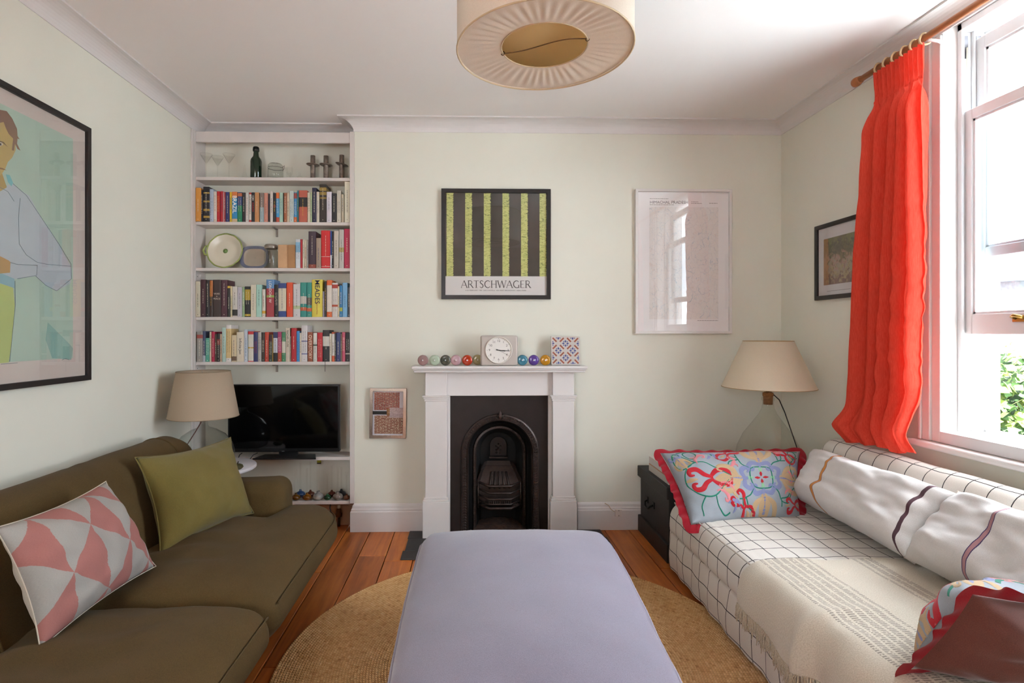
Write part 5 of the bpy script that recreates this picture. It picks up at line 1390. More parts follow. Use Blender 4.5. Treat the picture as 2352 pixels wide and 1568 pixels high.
# ------------------------------------------------------------------ long white pillows
def banded(name, bands):
    m, g, b = new_mat(name)
    tc = g.add('ShaderNodeUVMap'); sp = g.add('ShaderNodeSeparateXYZ'); g.l.new(tc.outputs[0], sp.inputs[0])
    w = g.noise(g.coord('Object'), 600, 2); n2 = g.noise(g.coord('Object'), 7, 3)
    c_ = g.mix(1.0, g.ramp(w, [(.35, lin('#c3c0bd')), (.65, lin('#d3d0ce'))]), g.ramp(n2, [(.3, (.95, .95, .95, 1)), (.7, (1, 1, 1, 1))]), 'MULTIPLY')
    wob = g.math('MULTIPLY', g.math('SUBTRACT', g.noise(tc.outputs[0], 2, 1), .5), .014)
    for p, wd, col in bands:
        q = g.math('LESS_THAN', g.math('ABSOLUTE', g.math('SUBTRACT', g.math('ADD', sp.outputs[0], wob), p)), wd); c_ = g.mix(q, c_, lin(col))
    g.put(b.inputs['Base Color'], c_); g.put(b.inputs['Normal'], g.bump(w, .25, .001)); b.inputs['Roughness'].default_value = .9; b.inputs['Sheen Weight'].default_value = .1
    return m
P1 = banded('white_linen_orange_band', [(.33, .011, '#6a5560'), (.33, .008, '#b9772e'), (.93, .007, '#4a3038')])
P2 = banded('white_linen_purple_band', [(.40, .011, '#43345e'), (.40, .007, '#a4787c')])
def soft(p, a, b_, side):
    return p + Vector((-.012, 0, .010)) * hnoise(a * 3.2 + 4, b_ * 4, 1.5)
c = thing('long_pillow', (1.75, 2.45, .392), 'white pillow with one orange stripe, farther of two along the daybed back', 'pillow', 'white pillows on the daybed')
sf, o, nr = pillow(c, [(1.69, 2.80, .44), (1.66, 1.99, .43), (1.855, 2.00, .685), (1.88, 2.90, .665)], .25, P1, None, 44, .08, 4.5, .022, 3.0, fn=soft)
MB().tube([sf(0, i / 20) for i in range(21)], .0025, 5).build('seam', CREAM, c)
c = thing('long_pillow', (1.75, 1.68, .392), 'white pillow with one purple stripe, nearer of two along the daybed back', 'pillow', 'white pillows on the daybed')
sf, o, nr = pillow(c, [(1.65, 2.03, .44), (1.63, 1.26, .44), (1.84, 1.26, .71), (1.86, 2.03, .69)], .25, P2, None, 44, .08, 4.5, .024, 11.0, fn=soft)
MB().tube([sf(0, i / 20) for i in range(21)], .0025, 5).build('seam', CREAM, c)

# ------------------------------------------------------------------ embroidered cushions with ruffles
EMB = {'g': '#1f7a63', 'r': '#b3202c', 'p': '#cf7f84', 't': '#b79c78', 'b': '#7f86ab', 'l': '#86b98f'}
def thread(k): return cloth('thread_' + k, EMB[k], None, 500, .1, bump=.5)
BASE = cloth('pale_grey_cotton', '#9aa1a8', '#8c949b', 800)
RUF = cloth('crimson_cotton', '#9c1424', '#86101e', 700)
def applique(root, sf, pts, w, key, name, asp, side=1):
    """embroidered stroke: centre line in cushion coordinates (x 0..asp, y 0..1) with width per point, laid on the cloth"""
    P_ = [Vector(p) for p in pts]
    if len(P_) > 2:                                   # smooth the centre line
        Q = []; WW = []; Wd = w if isinstance(w, (list, tuple)) else [w] * len(P_)
        for i in range(len(P_) - 1):
            p0, p1, p2, p3 = P_[max(0, i - 1)], P_[i], P_[i + 1], P_[min(len(P_) - 1, i + 2)]
            for j in range(5):
                t = j / 5; Q.append(.5 * ((2 * p1) + (-p0 + p2) * t + (2 * p0 - 5 * p1 + 4 * p2 - p3) * t * t + (-p0 + 3 * p1 - 3 * p2 + p3) * t ** 3)); WW.append(lerp(Wd[i], Wd[i + 1], t))
        Q.append(P_[-1]); WW.append(Wd[-1])
    else:
        k = 8; Wd = w if isinstance(w, (list, tuple)) else [w] * 2
        Q = [P_[0].lerp(P_[1], i / k) for i in range(k + 1)]; WW = [lerp(Wd[0], Wd[1], i / k) for i in range(k + 1)]
    m = MB(); b0 = len(m.v); m.smooth = True; C_ = 5
    for i, q in enumerate(Q):
        d = (Q[min(i + 1, len(Q) - 1)] - Q[max(i - 1, 0)]).normalized(); n_ = Vector((-d.y, d.x))
        for c_ in range(C_):
            s_ = (c_ / (C_ - 1) - .5) * WW[i]; x, y = q + n_ * s_
            a, b_ = max(.01, min(.99, x / asp)), max(.01, min(.99, y)); m.vert(sf(a, b_, side, .0022 if c_ in (1, 2, 3) else .0006))
    for i in range(len(Q) - 1):
        for c_ in range(C_ - 1): m.face([b0 + i * C_ + c_, b0 + i * C_ + c_ + 1, b0 + (i + 1) * C_ + c_ + 1, b0 + (i + 1) * C_ + c_])
    return m.build(name, thread(key), root, fixn=False)
def motif(root, sf, asp, x, y, rot, sc, kind, side=1, flip=1):
    c_, s_ = cos(rot), sin(rot)
    def T(p): return (x + sc * (p[0] * c_ - flip * p[1] * s_), y + sc * (p[0] * s_ + flip * p[1] * c_))
    def A(pts, w, key, nm): applique(root, sf, [T(p) for p in pts], [q * sc for q in w] if isinstance(w, list) else w * sc, key, nm, asp, side)
    if kind == 'fleur':      # blue fleur with scrolls in a tan lily
        A([(1.0, 0), (.8, 0), (.45, 0), (.1, 0)], [.05, .30, .42, .1], 't', 'lily_petal')
        for q in (1, -1):
            A([(.25, .1 * q), (.45, .35 * q), (.75, .42 * q), (.85, .3 * q), (.72, .25 * q)], [.1, .18, .16, .12, .06], 't', 'lily_scroll')
            A([(.05, .05 * q), (.1, .26 * q), (-.05, .36 * q), (-.15, .25 * q), (-.06, .2 * q)], [.1, .16, .14, .1, .04], 'b', 'blue_scroll')
        A([(.8, 0), (.6, 0), (.4, 0)], [.02, .17, .02], 'b', 'blue_petal'); A([(.42, 0), (.2, 0), (-.1, 0)], [.04, .13, .1], 'b', 'blue_stem')
        A([(-.06, 0), (-.16, 0), (-.24, 0)], [.12, .1, .02], 'l', 'green_calyx')
    elif kind == 'tulip':    # red tulip with curled tail and tan eye
        for q in (1, -1):
            A([(1.0, .0), (.85, .26 * q), (.5, .28 * q), (.25, .1 * q)], [.05, .2, .2, .12], 'r', 'tulip_petal')
            A([(.3, .04 * q), (.0, .16 * q), (-.25, .38 * q), (-.5, .36 * q), (-.52, .18 * q), (-.36, .16 * q)], [.12, .16, .2, .18, .14, .05], 'r', 'tulip_scroll')
        A([(.82, 0), (.6, 0), (.38, 0)], [.02, .2, .02], 't', 'tulip_eye'); A([(-.3, 0), (-.55, 0), (-.75, 0)], [.04, .16, .02], 't', 'tan_bud')
    elif kind == 'pink':
        A([(0, 0), (.3, .25), (.7, .25), (.95, 0), (.8, -.14), (.68, -.02)], [.05, .22, .26, .2, .14, .05], 'p', 'pink_scroll'); A([(.45, .3), (.4, .5), (.25, .6)], [.16, .12, .02], 'p', 'pink_leaf')
    elif kind == 'bluebird':
        A([(0, 0), (.3, .2), (.6, .15), (.9, -.15)], [.06, .26, .24, .03], 'b', 'blue_leaf'); A([(.45, .1), (.5, -.2), (.4, -.4)], [.18, .16, .03], 'b', 'blue_leaf'); A([(.35, .05), (.45, .0), (.55, -.04)], [.04, .12, .03], 'l', 'green_calyx')
    elif kind == 'petals':
        for k in range(4):
            a = pi / 2 * k; A([(.06 * cos(a), .06 * sin(a)), (.18 * cos(a), .18 * sin(a)), (.32 * cos(a), .32 * sin(a))], [.02, .13, .02], 'r', 'red_petal')
def vine(root, sf, asp, pts, side=1, w=.016): applique(root, sf, pts, w, 'g', 'green_vine', asp, side)
def ruffle(root, sf, C, nrm, width, seed, waves=34, name='ruffle'):
    cen = sum((Vector(c) for c in C), Vector()) / 4; N_ = 960; m = MB()
    per = []
    for i in range(N_):
        t = i / N_ * 4; k = int(t); f = t - k
        a, b_ = [(f, 0), (1, f), (1 - f, 1), (0, 1 - f)][k]; per.append(sf(a, b_))
    outs = []
    for i in range(N_):
        tg = (per[(i + 9) % N_] - per[i - 9]).normalized(); o_ = tg.cross(nrm).normalized()
        if o_.dot(per[i] - cen) < 0: o_ = -o_
        outs.append(o_)
    def f(a, b_):
        i = int(round(a * N_)) % N_; ph = 2 * pi * waves * i / N_ + 2.5 * hnoise(i * .016, seed)
        amp = (.006 + .005 * hnoise(i * .022, seed + 4)) * b_
        z = nrm * (amp * sin(ph)) - nrm * .004
        return per[i] + outs[i] * width * b_ * (1 + .15 * hnoise(i * .03, seed + 9)) + z + Vector((0, 0, -.010 * b_ * b_))
    m.grid(f, N_, 5, cu=True); return m.build(name, RUF, root, fixn=False)

eC = [atY(1588, 1204, 2.60), atY(1838, 1192, 2.66), atY(1838, 1036, 2.93), atY(1517, 1040, 2.955)]
ec = thing('embroidered_cushion', (1.35, 2.8, .392), 'grey cushion embroidered with flowers and edged in red ruffle, far end of daybed', 'cushion', 'embroidered cushions')
sf, o, nr = pillow(ec, eC, .17, BASE, RUF, 44, .05, 3.0, .012, 21.0)
ruffle(ec, sf, eC, nr, .038, 2.0)
ASP = 1.75
cx_, cy_ = 1.12, .47
motif(ec, sf, ASP, cx_, cy_, 0, .30, 'petals')
for k in range(4):
    a = pi / 2 * k; L = .17
    motif(ec, sf, ASP, cx_ + L * 1.25 * cos(a), cy_ + L * sin(a), a, .42, 'fleur')
for k in range(4):      # green lattice round the centre
    a = pi / 2 * k + pi / 4; d = Vector((cos(a), sin(a)))
    p = Vector((cx_, cy_)); n_ = Vector((-d.y, d.x))
    vine(ec, sf, ASP, [p + d * .10 - n_ * .12, p + d * .17 - n_ * .03, p + d * .17 + n_ * .03, p + d * .10 + n_ * .12])
    vine(ec, sf, ASP, [p + d * .17, p + d * .30 + n_ * .02, p + d * .42 - n_ * .02, p + d * .50 + n_ * .04]); vine(ec, sf, ASP, [p + d * .38, p + d * .44 + n_ * .09, p + d * .43 + n_ * .15]); vine(ec, sf, ASP, [p + d * .38, p + d * .46 - n_ * .07])
motif(ec, sf, ASP, .36, .49, 0.0, .36, 'tulip'); 
vine(ec, sf, ASP, [(.72, .5), (.55, .62), (.40, .72), (.22, .70), (.10, .55), (.12, .38), (.25, .27), (.42, .25), (.58, .38), (.72, .5)])
vine(ec, sf, ASP, [(.30, .72), (.20, .84), (.10, .92), (.06, .80), (.10, .66), (.24, .70)]); vine(ec, sf, ASP, [(.14, .93), (.30, .97), (.36, .86), (.28, .80), (.22, .92), (.34, .96), (.50, .93), (.56, .84)])
vine(ec, sf, ASP, [(.28, .26), (.2, .16), (.2, .05)]); vine(ec, sf, ASP, [(.42, .24), (.44, .12), (.52, .04), (.60, .06)])
vine(ec, sf, ASP, [(1.72, .45), (1.62, .52), (1.56, .64), (1.62, .78), (1.70, .84)]); vine(ec, sf, ASP, [(1.55, .93), (1.62, .96), (1.68, .88), (1.62, .80), (1.55, .86), (1.58, .95), (1.70, .96)]); vine(ec, sf, ASP, [(1.72, .42), (1.60, .34), (1.54, .22)])
motif(ec, sf, ASP, .10, .86, -1.2, .22, 'fleur'); motif(ec, sf, ASP, .42, .90, -.4, .24, 'bluebird'); motif(ec, sf, ASP, .78, .90, -2.4, .22, 'tulip'); motif(ec, sf, ASP, .32, .70, .9, .2, 'pink'); motif(ec, sf, ASP, .70, .62, 1.2, .2, 'pink', flip=-1)
motif(ec, sf, ASP, .85, .94, .1, .18, 'pink'); motif(ec, sf, ASP, 1.28, .92, .2, .2, 'pink', flip=-1); motif(ec, sf, ASP, 1.48, .88, -.7, .22, 'tulip'); motif(ec, sf, ASP, 1.62, .80, -1.0, .2, 'bluebird'); motif(ec, sf, ASP, 1.52, .58, -1.2, .17, 'pink')
motif(ec, sf, ASP, .44, .30, -.6, .2, 'pink'); motif(ec, sf, ASP, .70, .28, 2.6, .22, 'pink', flip=-1); motif(ec, sf, ASP, .58, .16, -.3, .22, 'bluebird'); motif(ec, sf, ASP, .78, .14, -.9, .26, 'tulip'); motif(ec, sf, ASP, 1.60, .14, .2, .2, 'tulip'); motif(ec, sf, ASP, 1.45, .25, .3, .16, 'pink')

nC = [(1.74, 1.47, .40), (1.15, 1.40, .42), (1.262, 1.345, .640), (1.82, 1.40, .54)]
ec2 = thing('embroidered_cushion', (1.45, 1.4, .392), 'embroidered cushion showing its brown back and red ruffle at the near end of daybed', 'cushion', 'embroidered cushions')
sf2, o2, nr2 = pillow(ec2, nC, .20, BASE, cloth('brown_satin', '#6b3f36', '#5d362e', 600, sheen=.4), 40, .05, 2.6, .012, 33.0, tf=1.5, tb=1.2)
ruffle(ec2, sf2, nC, nr2, .042, 7.0, 17)
motif(ec2, sf2, 1.4, 1.18, .52, 2.4, .36, 'tulip'); motif(ec2, sf2, 1.4, .98, .78, 0.6, .3, 'fleur'); motif(ec2, sf2, 1.4, .6, .7, .4, .3, 'pink'); motif(ec2, sf2, 1.4, 1.2, .18, .4, .3, 'fleur')
vine(ec2, sf2, 1.4, [(1.34, .75), (1.22, .80), (1.08, .66), (1.0, .45), (1.1, .28), (1.3, .25)], w=.024); vine(ec2, sf2, 1.4, [(.95, .92), (.8, .86), (.62, .92), (.4, .85)], w=.024)

# ------------------------------------------------------------------ trunk, books and lamp in the corner
DK = mat('black_stained_wood', '#1c1715', .55, var=.35, vscale=9, bump=.2, bscale=40, bdist=.004)
TX0, TX1, TY0_, TY1_, TZ = 1.135, 2.03, 3.06, 3.565, .425
tk = thing('storage_chest', (1.58, 3.31, 0), 'black stained wooden chest standing in the corner behind the daybed', 'chest')
MB().box(TX0, TX1, TY0_, TY1_, .0, TZ - .07).build('body', DK, tk, bevel=.003)
MB().box(TX0 - .018, TX1 + .01, TY0_ - .015, TY1_ + .01, TZ - .068, TZ).build('lid', DK, tk, bevel=.004)
MB().box(TX0 - .016, TX1 + .01, TY0_ - .015, TY1_ + .008, 0, .105).build('plinth', DK, tk, bevel=.004)
hy = TY1_ - .20
MB().tube([(TX0 + .002, hy - .055, .245), (TX0 - .02, hy - .05, .235), (TX0 - .026, hy - .03, .215), (TX0 - .026, hy + .03, .215), (TX0 - .02, hy + .05, .235), (TX0 + .002, hy + .055, .245)], .006, 8).build('handle', mat('iron_handle', '#141212', .4, .8), tk)
for s_ in (-.058, .058): MB().box(TX0 - .006, TX0, hy + s_ - .014, hy + s_ + .014, .225, .265).build('handle_plate', MATS['iron_handle'], tk, bevel=.002)
for k, (z, c_, l, h) in enumerate(((TZ + .0005, '#b9b2a8', 'thick white book lying flat on the chest, lower of two', .046), (TZ + .047, '#c6c3c0', 'white book lying flat on the chest, upper of two', .04))):
    x0, y0 = 1.148 + .004 * k, 3.10 + .01 * k
    root = thing('flat_book', (x0 + .13, y0 + .17, z), l, 'book', 'books stacked on the chest')
    cm = mat('flat_cover_%d' % k, '#a8673c' if k == 0 else '#c8bfae', .5)
    MB().box(x0, x0 + .26, y0, y0 + .34, z, z + .003).box(x0, x0 + .26, y0, y0 + .34, z + h - .003, z + h).box(x0, x0 + .003, y0, y0 + .34, z + .003, z + h - .003).build('cover', mat('flat_white_%d' % k, c_, .5), root)
    MB().box(x0 + .004, x0 + .257, y0 + .003, y0 + .337, z + .0032, z + h - .0032).build('page_block', PAGES, root)
    MB().box(x0 - .0006, x0 + .0002, y0 + .002, y0 + .338, z + h - .006, z + h - .001).build('spine_line', cm, root)

rx, ry = atY(1764, 900, 3.22).x, 3.22
rl = thing('demijohn_lamp', (rx, ry, TZ), 'large clear glass demijohn lamp with cork and cream cone shade in the corner', 'lamp')
DJ = glass('demijohn_glass', '#fbfbf8', 0.0, 1.45)
zt_ = atY(1764, 905, ry).z - TZ
MB().lathe([(0, .001), (.11, .001), (.14, .012), (.172, .06), (.18, .12), (.168, .19), (.135, .265), (.085, .335), (.05, .385), (.034, .42), (.030, .45), (.030, zt_ - .04), (.035, zt_ - .035), (.036, zt_ - .022), (.031, zt_ - .016)], (rx, ry, TZ), 44, cap=False).build('glass_bottle', DJ, rl)
MB().lathe([(.0, zt_ - .06), (.025, zt_ - .06), (.027, zt_ - .012), (.030, zt_ - .01), (.030, zt_ + .008), (.02, zt_ + .014), (0, zt_ + .014)], (rx, ry, TZ), 20).build('cork', mat('cork', '#9a6a42', .85, var=.25, vscale=80), rl)
MB().lathe([(.010, zt_ + .012), (.014, zt_ + .02), (.014, zt_ + .07), (.01, zt_ + .075)], (rx, ry, TZ), 14).build('lamp_holder', mat('dark_holder', '#3a2c22', .4, .5), rl)
sb, st_ = atY(1764, 889, ry).z, atY(1764, 783, ry).z
rb_, rt_ = .2545, .136
CSH = shade_cloth('cream_shade', '#f6ecd9', .5)
MB().lathe([(rb_, sb - TZ), (rt_, st_ - TZ), (rt_ - .0015, st_ - TZ), (rb_ - .0015, sb - TZ)], (rx, ry, TZ), 64, cap=False).build('lamp_shade', CSH, rl, fixn=False)
for r_, z_ in ((rb_, sb), (rt_, st_)): MB().tube([(rx + r_ * cos(2 * pi * i / 48), ry + r_ * sin(2 * pi * i / 48), z_) for i in range(48)], .0018, 5, closed=True).build('shade_ring', mat('cream_trim', '#b59a6c', .8), rl)
for k in range(3):
    a = 2 * pi * k / 3 + .4
    MB().tube([(rx + .012 * cos(a), ry + .012 * sin(a), st_ - .045), (rx + (rt_ - .002) * cos(a), ry + (rt_ - .002) * sin(a), st_ - .004)], .0015, 5).build('shade_spoke', WIRE, rl)
MB().lathe([(0, zt_ + .075), (.014, zt_ + .08), (.03, zt_ + .125), (.03, zt_ + .14), (.018, zt_ + .165), (0, zt_ + .17)], (rx, ry, TZ), 16).build('bulb', MATS['bulb_glass'], rl)
MB().tube([(rx + .01, ry - .01, TZ + zt_ + .015), (rx + .05, ry - .03, TZ + zt_ - .03), (rx + .066, ry - .06, TZ + zt_ - .1), (rx + .06, ry - .13, TZ + zt_ - .19), (rx + .10, ry - .18, TZ + .12), (rx + .13, ry - .19, TZ + .003)], .003, 6).build('flex', mat('black_cable', '#141313', .5), rl)

# ------------------------------------------------------------------ socket on the skirting
a, b_ = atY(1411.5, 1168, 3.574), atY(1427.5, 1185, 3.574)
sk = thing('telephone_socket', ((a.x + b_.x) / 2, 3.575, b_.z), 'small square white telephone socket on the skirting board right of the fireplace', 'socket')
MB().box(a.x, b_.x, 3.560, 3.5755, b_.z, a.z).build('socket_box', mat('socket_white', '#d0cac4', .4), sk, bevel=.003)
for z in (a.z - .008, b_.z + .008): MB().lathe([(.0028, 0), (.0028, .0008)], Matrix.Translation(((a.x + b_.x) / 2 + .002, 3.5598, z)) @ Matrix.Rotation(radians(90), 4, 'X'), 8).build('screw', MATS['peg_dark'], sk)
q = [atY(1389, 1155, 3.59), atY(1398, 1160, 3.578), atY(1403, 1169, 3.572), atY(1412, 1175, 3.571)]
MB().tube(q, .0022, 6).build('wire', mat('beige_wire', '#b59a78', .6), sk)

# ------------------------------------------------------------------ curtain pole and curtains
WOOD = mat('pole_beech', '#a8683c', .45, var=.15, vscale=20)
cp = thing('curtain_pole', (1.985, 1.45, 2.57), 'round beech curtain pole with turned finial above the window', 'curtain pole')
fy = atX(1966, 187, 1.985).y
MB().tube([(1.985, .12, 2.57), (1.985, fy - .03, 2.57)], .0145, 16).build('pole', WOOD, cp)
for s_, y in ((1, fy), (-1, .1)):
    MB().lathe([(.0145, -.03), (.0185, -.028), (.0185, -.022), (.0155, -.018), (.022, -.012), (.0235, .0), (.0225, .012), (.018, .018), (0, .019)], Matrix.Translation((1.985, y - s_ * .005, 2.57)) @ Matrix.Rotation(radians(-90 * s_), 4, 'X'), 20).build('finial', WOOD, cp)
for y in (2.32, .55):
    MB().tube([(1.985, y, 2.555), (2.03, y, 2.55), (XR, y, 2.53)], .007, 8).build('pole_bracket', WHITE, cp)
def linen(name, col, col2):
    m = bpy.data.materials.new(name); m.use_nodes = True; g = N(m); g.n.clear(); out = g.add('ShaderNodeOutputMaterial')
    vec = g.coord('Object'); w = g.noise(g.coord('Object', (1, 1, .12)), 260, 3); n2 = g.noise(vec, 4, 3)
    c_ = g.mix(1.0, g.ramp(w, [(.3, lin(col2)), (.7, lin(col))]), g.ramp(n2, [(.3, (.92, .92, .92, 1)), (.7, (1, 1, 1, 1))]), 'MULTIPLY')
    d = g.add('ShaderNodeBsdfDiffuse'); t = g.add('ShaderNodeBsdfTranslucent'); mx = g.add('ShaderNodeMixShader'); mx.inputs[0].default_value = .34
    g.put(d.inputs[0], c_); g.put(t.inputs[0], c_)
    bp2 = g.bump(g.noise(g.coord('Object', (1, 1, .35)), 30, 3), .5, .006); g.put(d.inputs['Normal'], bp2)
    g.l.new(d.outputs[0], mx.inputs[1]); g.l.new(t.outputs[0], mx.inputs[2]); g.l.new(mx.outputs[0], out.inputs[0]); return m
RED = linen('coral_red_linen', '#ea5a48', '#de4838')
def curtain(name, left, right, zb_l, zb_r, xc, label, seed, nfold=5.5):
    """left/right: tables z -> y of the two edges (left = farther)"""
    root = thing(name, (xc, (left[0][1] + right[0][1]) / 2, min(zb_l, zb_r)), label, 'curtain', 'red curtains')
    ztop_c = 2.545; nS, nT = 220, 130
    def f(a, b_):
        zb = lerp(zb_l, zb_r, a); z = ztop_c + (zb - ztop_c) * b_
        yl, yr = interp(left, z), interp(right, z)
        head = sstep(.12, .07, b_)
        wob = hnoise(b_ * 1.7, seed) + 1.2 * hnoise(a * 2.3 + seed, b_ * 1.3)
        body = nfold * (a + .06 * sin(2 * pi * a + seed) + .05 * wob)
        ph = 2 * pi * body; ph2 = 2 * pi * 2.4 * nfold * a
        sw = .55 + .55 * (.5 + .5 * sin(2 * pi * (1.3 * a + .25 * b_) + seed))      # some folds deep, some shallow
        am = .046 * sw * (1 - .45 * sstep(.8, 1, b_)) * (1 - head)
        am *= sstep(.05, .16, b_)
        c1 = sin(ph)
        x = xc - am * c1 - .010 * sin(ph2) * head * (1 - .5 * sstep(.05, .075, b_)) - .006 * sin(2.3 * ph + 1) * (1 - head) + (.009 * hnoise(a * 9, b_ * 30, seed) + .006 * hnoise(a * 22, b_ * 46, seed + 3)) * sstep(.25, .55, b_) * sstep(.35, .6, a) + .003 * hnoise(a * 12, b_ * 20, seed)
        y = lerp(yl, yr, a) + .008 * cos(ph) * (1 - head)
        puff = exp(-((b_ - .955) / .035) ** 2)
        x -= .045 * puff * (.6 + .4 * cos(2 * pi * a)); 
        z += .018 * hnoise(a * 7, 2, seed) * sstep(.9, 1, b_)
        return Vector((x, y, z))
    m = MB(); m.grid(f, nS, nT); o = m.build('drape', RED, root, fixn=False)
    hb = MB(); hb.grid(lambda a, b_: f(a, .078 + .006 * b_) + Vector((-.0025, 0, 0)), nS, 2); hb.build('heading_stitch', RED, root, fixn=False)
    return root, f
def tabX(L, X): return sorted([(atX(u, v, X).z, atX(u, v, X).y) for u, v in L])
XCU = 1.968
lt = tabX([(2006, 150), (2012, 215), (2000, 300), (1992, 450), (1977, 600), (1968, 750), (1960, 880), (1953, 930), (1938, 975), (1956, 1015)], XCU)
rt = tabX([(2121, 112), (2121, 300), (2116, 500), (2113, 650), (2106, 780), (2108, 900), (2094, 960), (2098, 1000), (2106, 1045)], XCU)
cur, cf = curtain('curtain', lt, rt, atX(1956, 1015, XCU).z, atX(2106, 1045, XCU).z + .01, XCU, 'coral red linen curtain gathered at the far side of the window', 1.3, 4.6)
MB().box(0, .001, 0, .001, 0, .001) 
for k in range(6):
    y = lerp(cf(.04, 0).y, cf(.96, 0).y, k / 5)
    rgn = thing('curtain_ring', (1.985, y, 2.54), 'pale wooden curtain ring, %s from the finial, holding the red curtain' % CNT[k], 'curtain ring', 'curtain rings on the pole')
    MB().tube([(1.985 + .024 * cos(2 * pi * i / 24), y + .004 * sin(2 * pi * i / 12), 2.565 + .024 * sin(2 * pi * i / 24)) for i in range(24)], .0045, 8, closed=True).build('ring', mat('ring_wood', '#c2a47c', .5), rgn)
    MB().tube([(1.985, y, 2.541), (1.98, y, 2.53), (1.972, y, 2.52)], .0015, 5).build('hook', WIRE, rgn)
curtain('curtain', [(0.0, .98), (3, .93)], [(0.0, .60), (3, .66)], .78, .78, XCU, 'coral red linen curtain gathered at the near side of the window', 5.1)

# ------------------------------------------------------------------ pendant light
pz = 2.185; pY = 1.735; pxx = atY(1250, 118, pY).x; pR = .2765; pH = .30
pd = thing('pendant_light', (pxx, pY, pz), 'cream linen drum pendant shade with open gathered bottom hanging from the ceiling', 'pendant light')
PSH = shade_cloth('cream_pendant_linen', '#ece2d4', .4, 400)
MB().lathe([(pR, 0), (pR, pH), (pR - .0018, pH), (pR - .0018, 0)], (pxx, pY, pz), 72, cap=False).build('drum_shade', PSH, pd, fixn=False)
def ann(a, b_):
    r = lerp(pR - .002, pR * .492, b_); t = 2 * pi * a
    z = pz + .004 + .010 * b_ + (.0028 * sin(46 * t + 5 * hnoise(a * 9, 1)) + .003 * hnoise(cos(t) * 5, sin(t) * 5)) * sin(pi * min(1, b_ * 1.1)) * (.4 + .6 * b_)
    return Vector((pxx + r * cos(t), pY + r * sin(t), z))
m = MB(); m.grid(ann, 240, 10, cu=True); m.build('gathered_diffuser', PSH, pd, fixn=False)
for r_, z_ in ((pR, pz), (pR * .492, pz + .014), (pR, pz + pH)): MB().tube([(pxx + r_ * cos(2 * pi * i / 72), pY + r_ * sin(2 * pi * i / 72), z_) for i in range(72)], .0022 if r_ < .2 else .003, 6, closed=True).build('wire_ring', mat('shade_wire', '#bda888', .6, .0), pd)
MB().lathe([(0, .075), (pR - .004, .075), (pR - .004, .077), (0, .077)], (pxx, pY, pz), 48, cap=False).build('inner_diffuser', shade_cloth('ochre_lining', '#f0dcb0', .6), pd)
a0 = radians(160); r_ = pR * .492
MB().tube([(pxx + r_ * t * cos(a0), pY + r_ * t * sin(a0) * 1.0 + .012 * sin(3 * t), pz + .014 + .006 * (1 - t * t)) for t in [1 - i / 10 for i in range(21)]], .0018, 6).build('cross_wire', mat('dark_wire', '#6a5238', .4, .8), pd)
for t in (1, -1): MB().tube([(pxx + (r_ * t + .006 * cos(w)) * cos(a0), pY + (r_ * t + .006 * cos(w)) * sin(a0), pz + .014 + .006 * sin(w)) for w in [2 * pi * i / 10 for i in range(10)]], .0015, 5, closed=True).build('wire_loop', MATS['dark_wire'], pd)
MB().tube([(pxx, pY, pz + pH - .02), (pxx, pY, ZC)], .004, 8).build('flex', mat('white_flex', '#d8d4cc', .5), pd)
for k in range(3): MB().tube([(pxx, pY, pz + pH - .02), (pxx + pR * cos(2.1 * k), pY + pR * sin(2.1 * k), pz + pH)], .002, 5).build('spider_arm', MATS['shade_wire'], pd)
MB().lathe([(.05, -.035), (.045, -.01), (.02, 0)], (pxx, pY, ZC), 20).build('ceiling_rose', WHITE, pd)

# ------------------------------------------------------------------ framed pictures
PG = glass('picture_glass', '#ffffff', 0.0, 1.5)
def picture(name, M, w, h, fw, fd, fm, label, paper, win=None, gl=True, cat='picture'):
    """M: local x right, y up, z out of the wall, origin at lower-left outer corner of the frame back"""
    o0 = M @ Vector((w / 2, 0, 0)); root = thing(name, o0, label, cat)
    def bx(m, x0, x1, y0, y1, z0, z1):
        b = len(m.v)
        for x, y, z in ((x0, y0, z0), (x1, y0, z0), (x1, y1, z0), (x0, y1, z0), (x0, y0, z1), (x1, y0, z1), (x1, y1, z1), (x0, y1, z1)): m.vert(M @ Vector((x, y, z)))
        for q in ((0, 3, 2, 1), (4, 5, 6, 7), (0, 1, 5, 4), (1, 2, 6, 5), (2, 3, 7, 6), (3, 0, 4, 7)): m.face([b + i for i in q])
        return m
    m = MB()
    def ring(i0, i1, za, zb):
        pts = []
        for ins, z in ((0, 0), (0, fd), (fw, fd), (fw, fd * .25)):
            pts.append([M @ Vector(p) for p in ((ins, ins, z), (w - ins, ins, z), (w - ins, h - ins, z), (ins, h - ins, z))])
        b = len(m.v)
        for L in pts:
            for p in L: m.vert(p)
        for a in range(3):
            for k in range(4): m.face([b + a * 4 + k, b + a * 4 + (k + 1) % 4, b + (a + 1) * 4 + (k + 1) % 4, b + (a + 1) * 4 + k])
    ring(0, 0, 0, 0); m.build('frame', fm, root, bevel=.0012, seg=1, fixn=True)
    pr_ = bx(MB(), fw * .9, w - fw * .9, fw * .9, h - fw * .9, fd * .2, fd * .4).build('mount', paper, root)
    if gl: bx(MB(), fw * .95, w - fw * .95, fw * .95, h - fw * .95, fd * .62, fd * .62 + .002).build('glazing', PG, root)
    return root, lambda x, y, z=0.0: M @ Vector((x, y, fd * .4 + .0006 + z)), bx, pr_
BF = mat('black_frame', '#1a1514', .4)
def flat(root, fn, pts, m, name, z=0.0):
    mm = MB(); mm.poly([fn(x, y, z) for x, y in pts]); return mm.build(name, m, root, fixn=False)

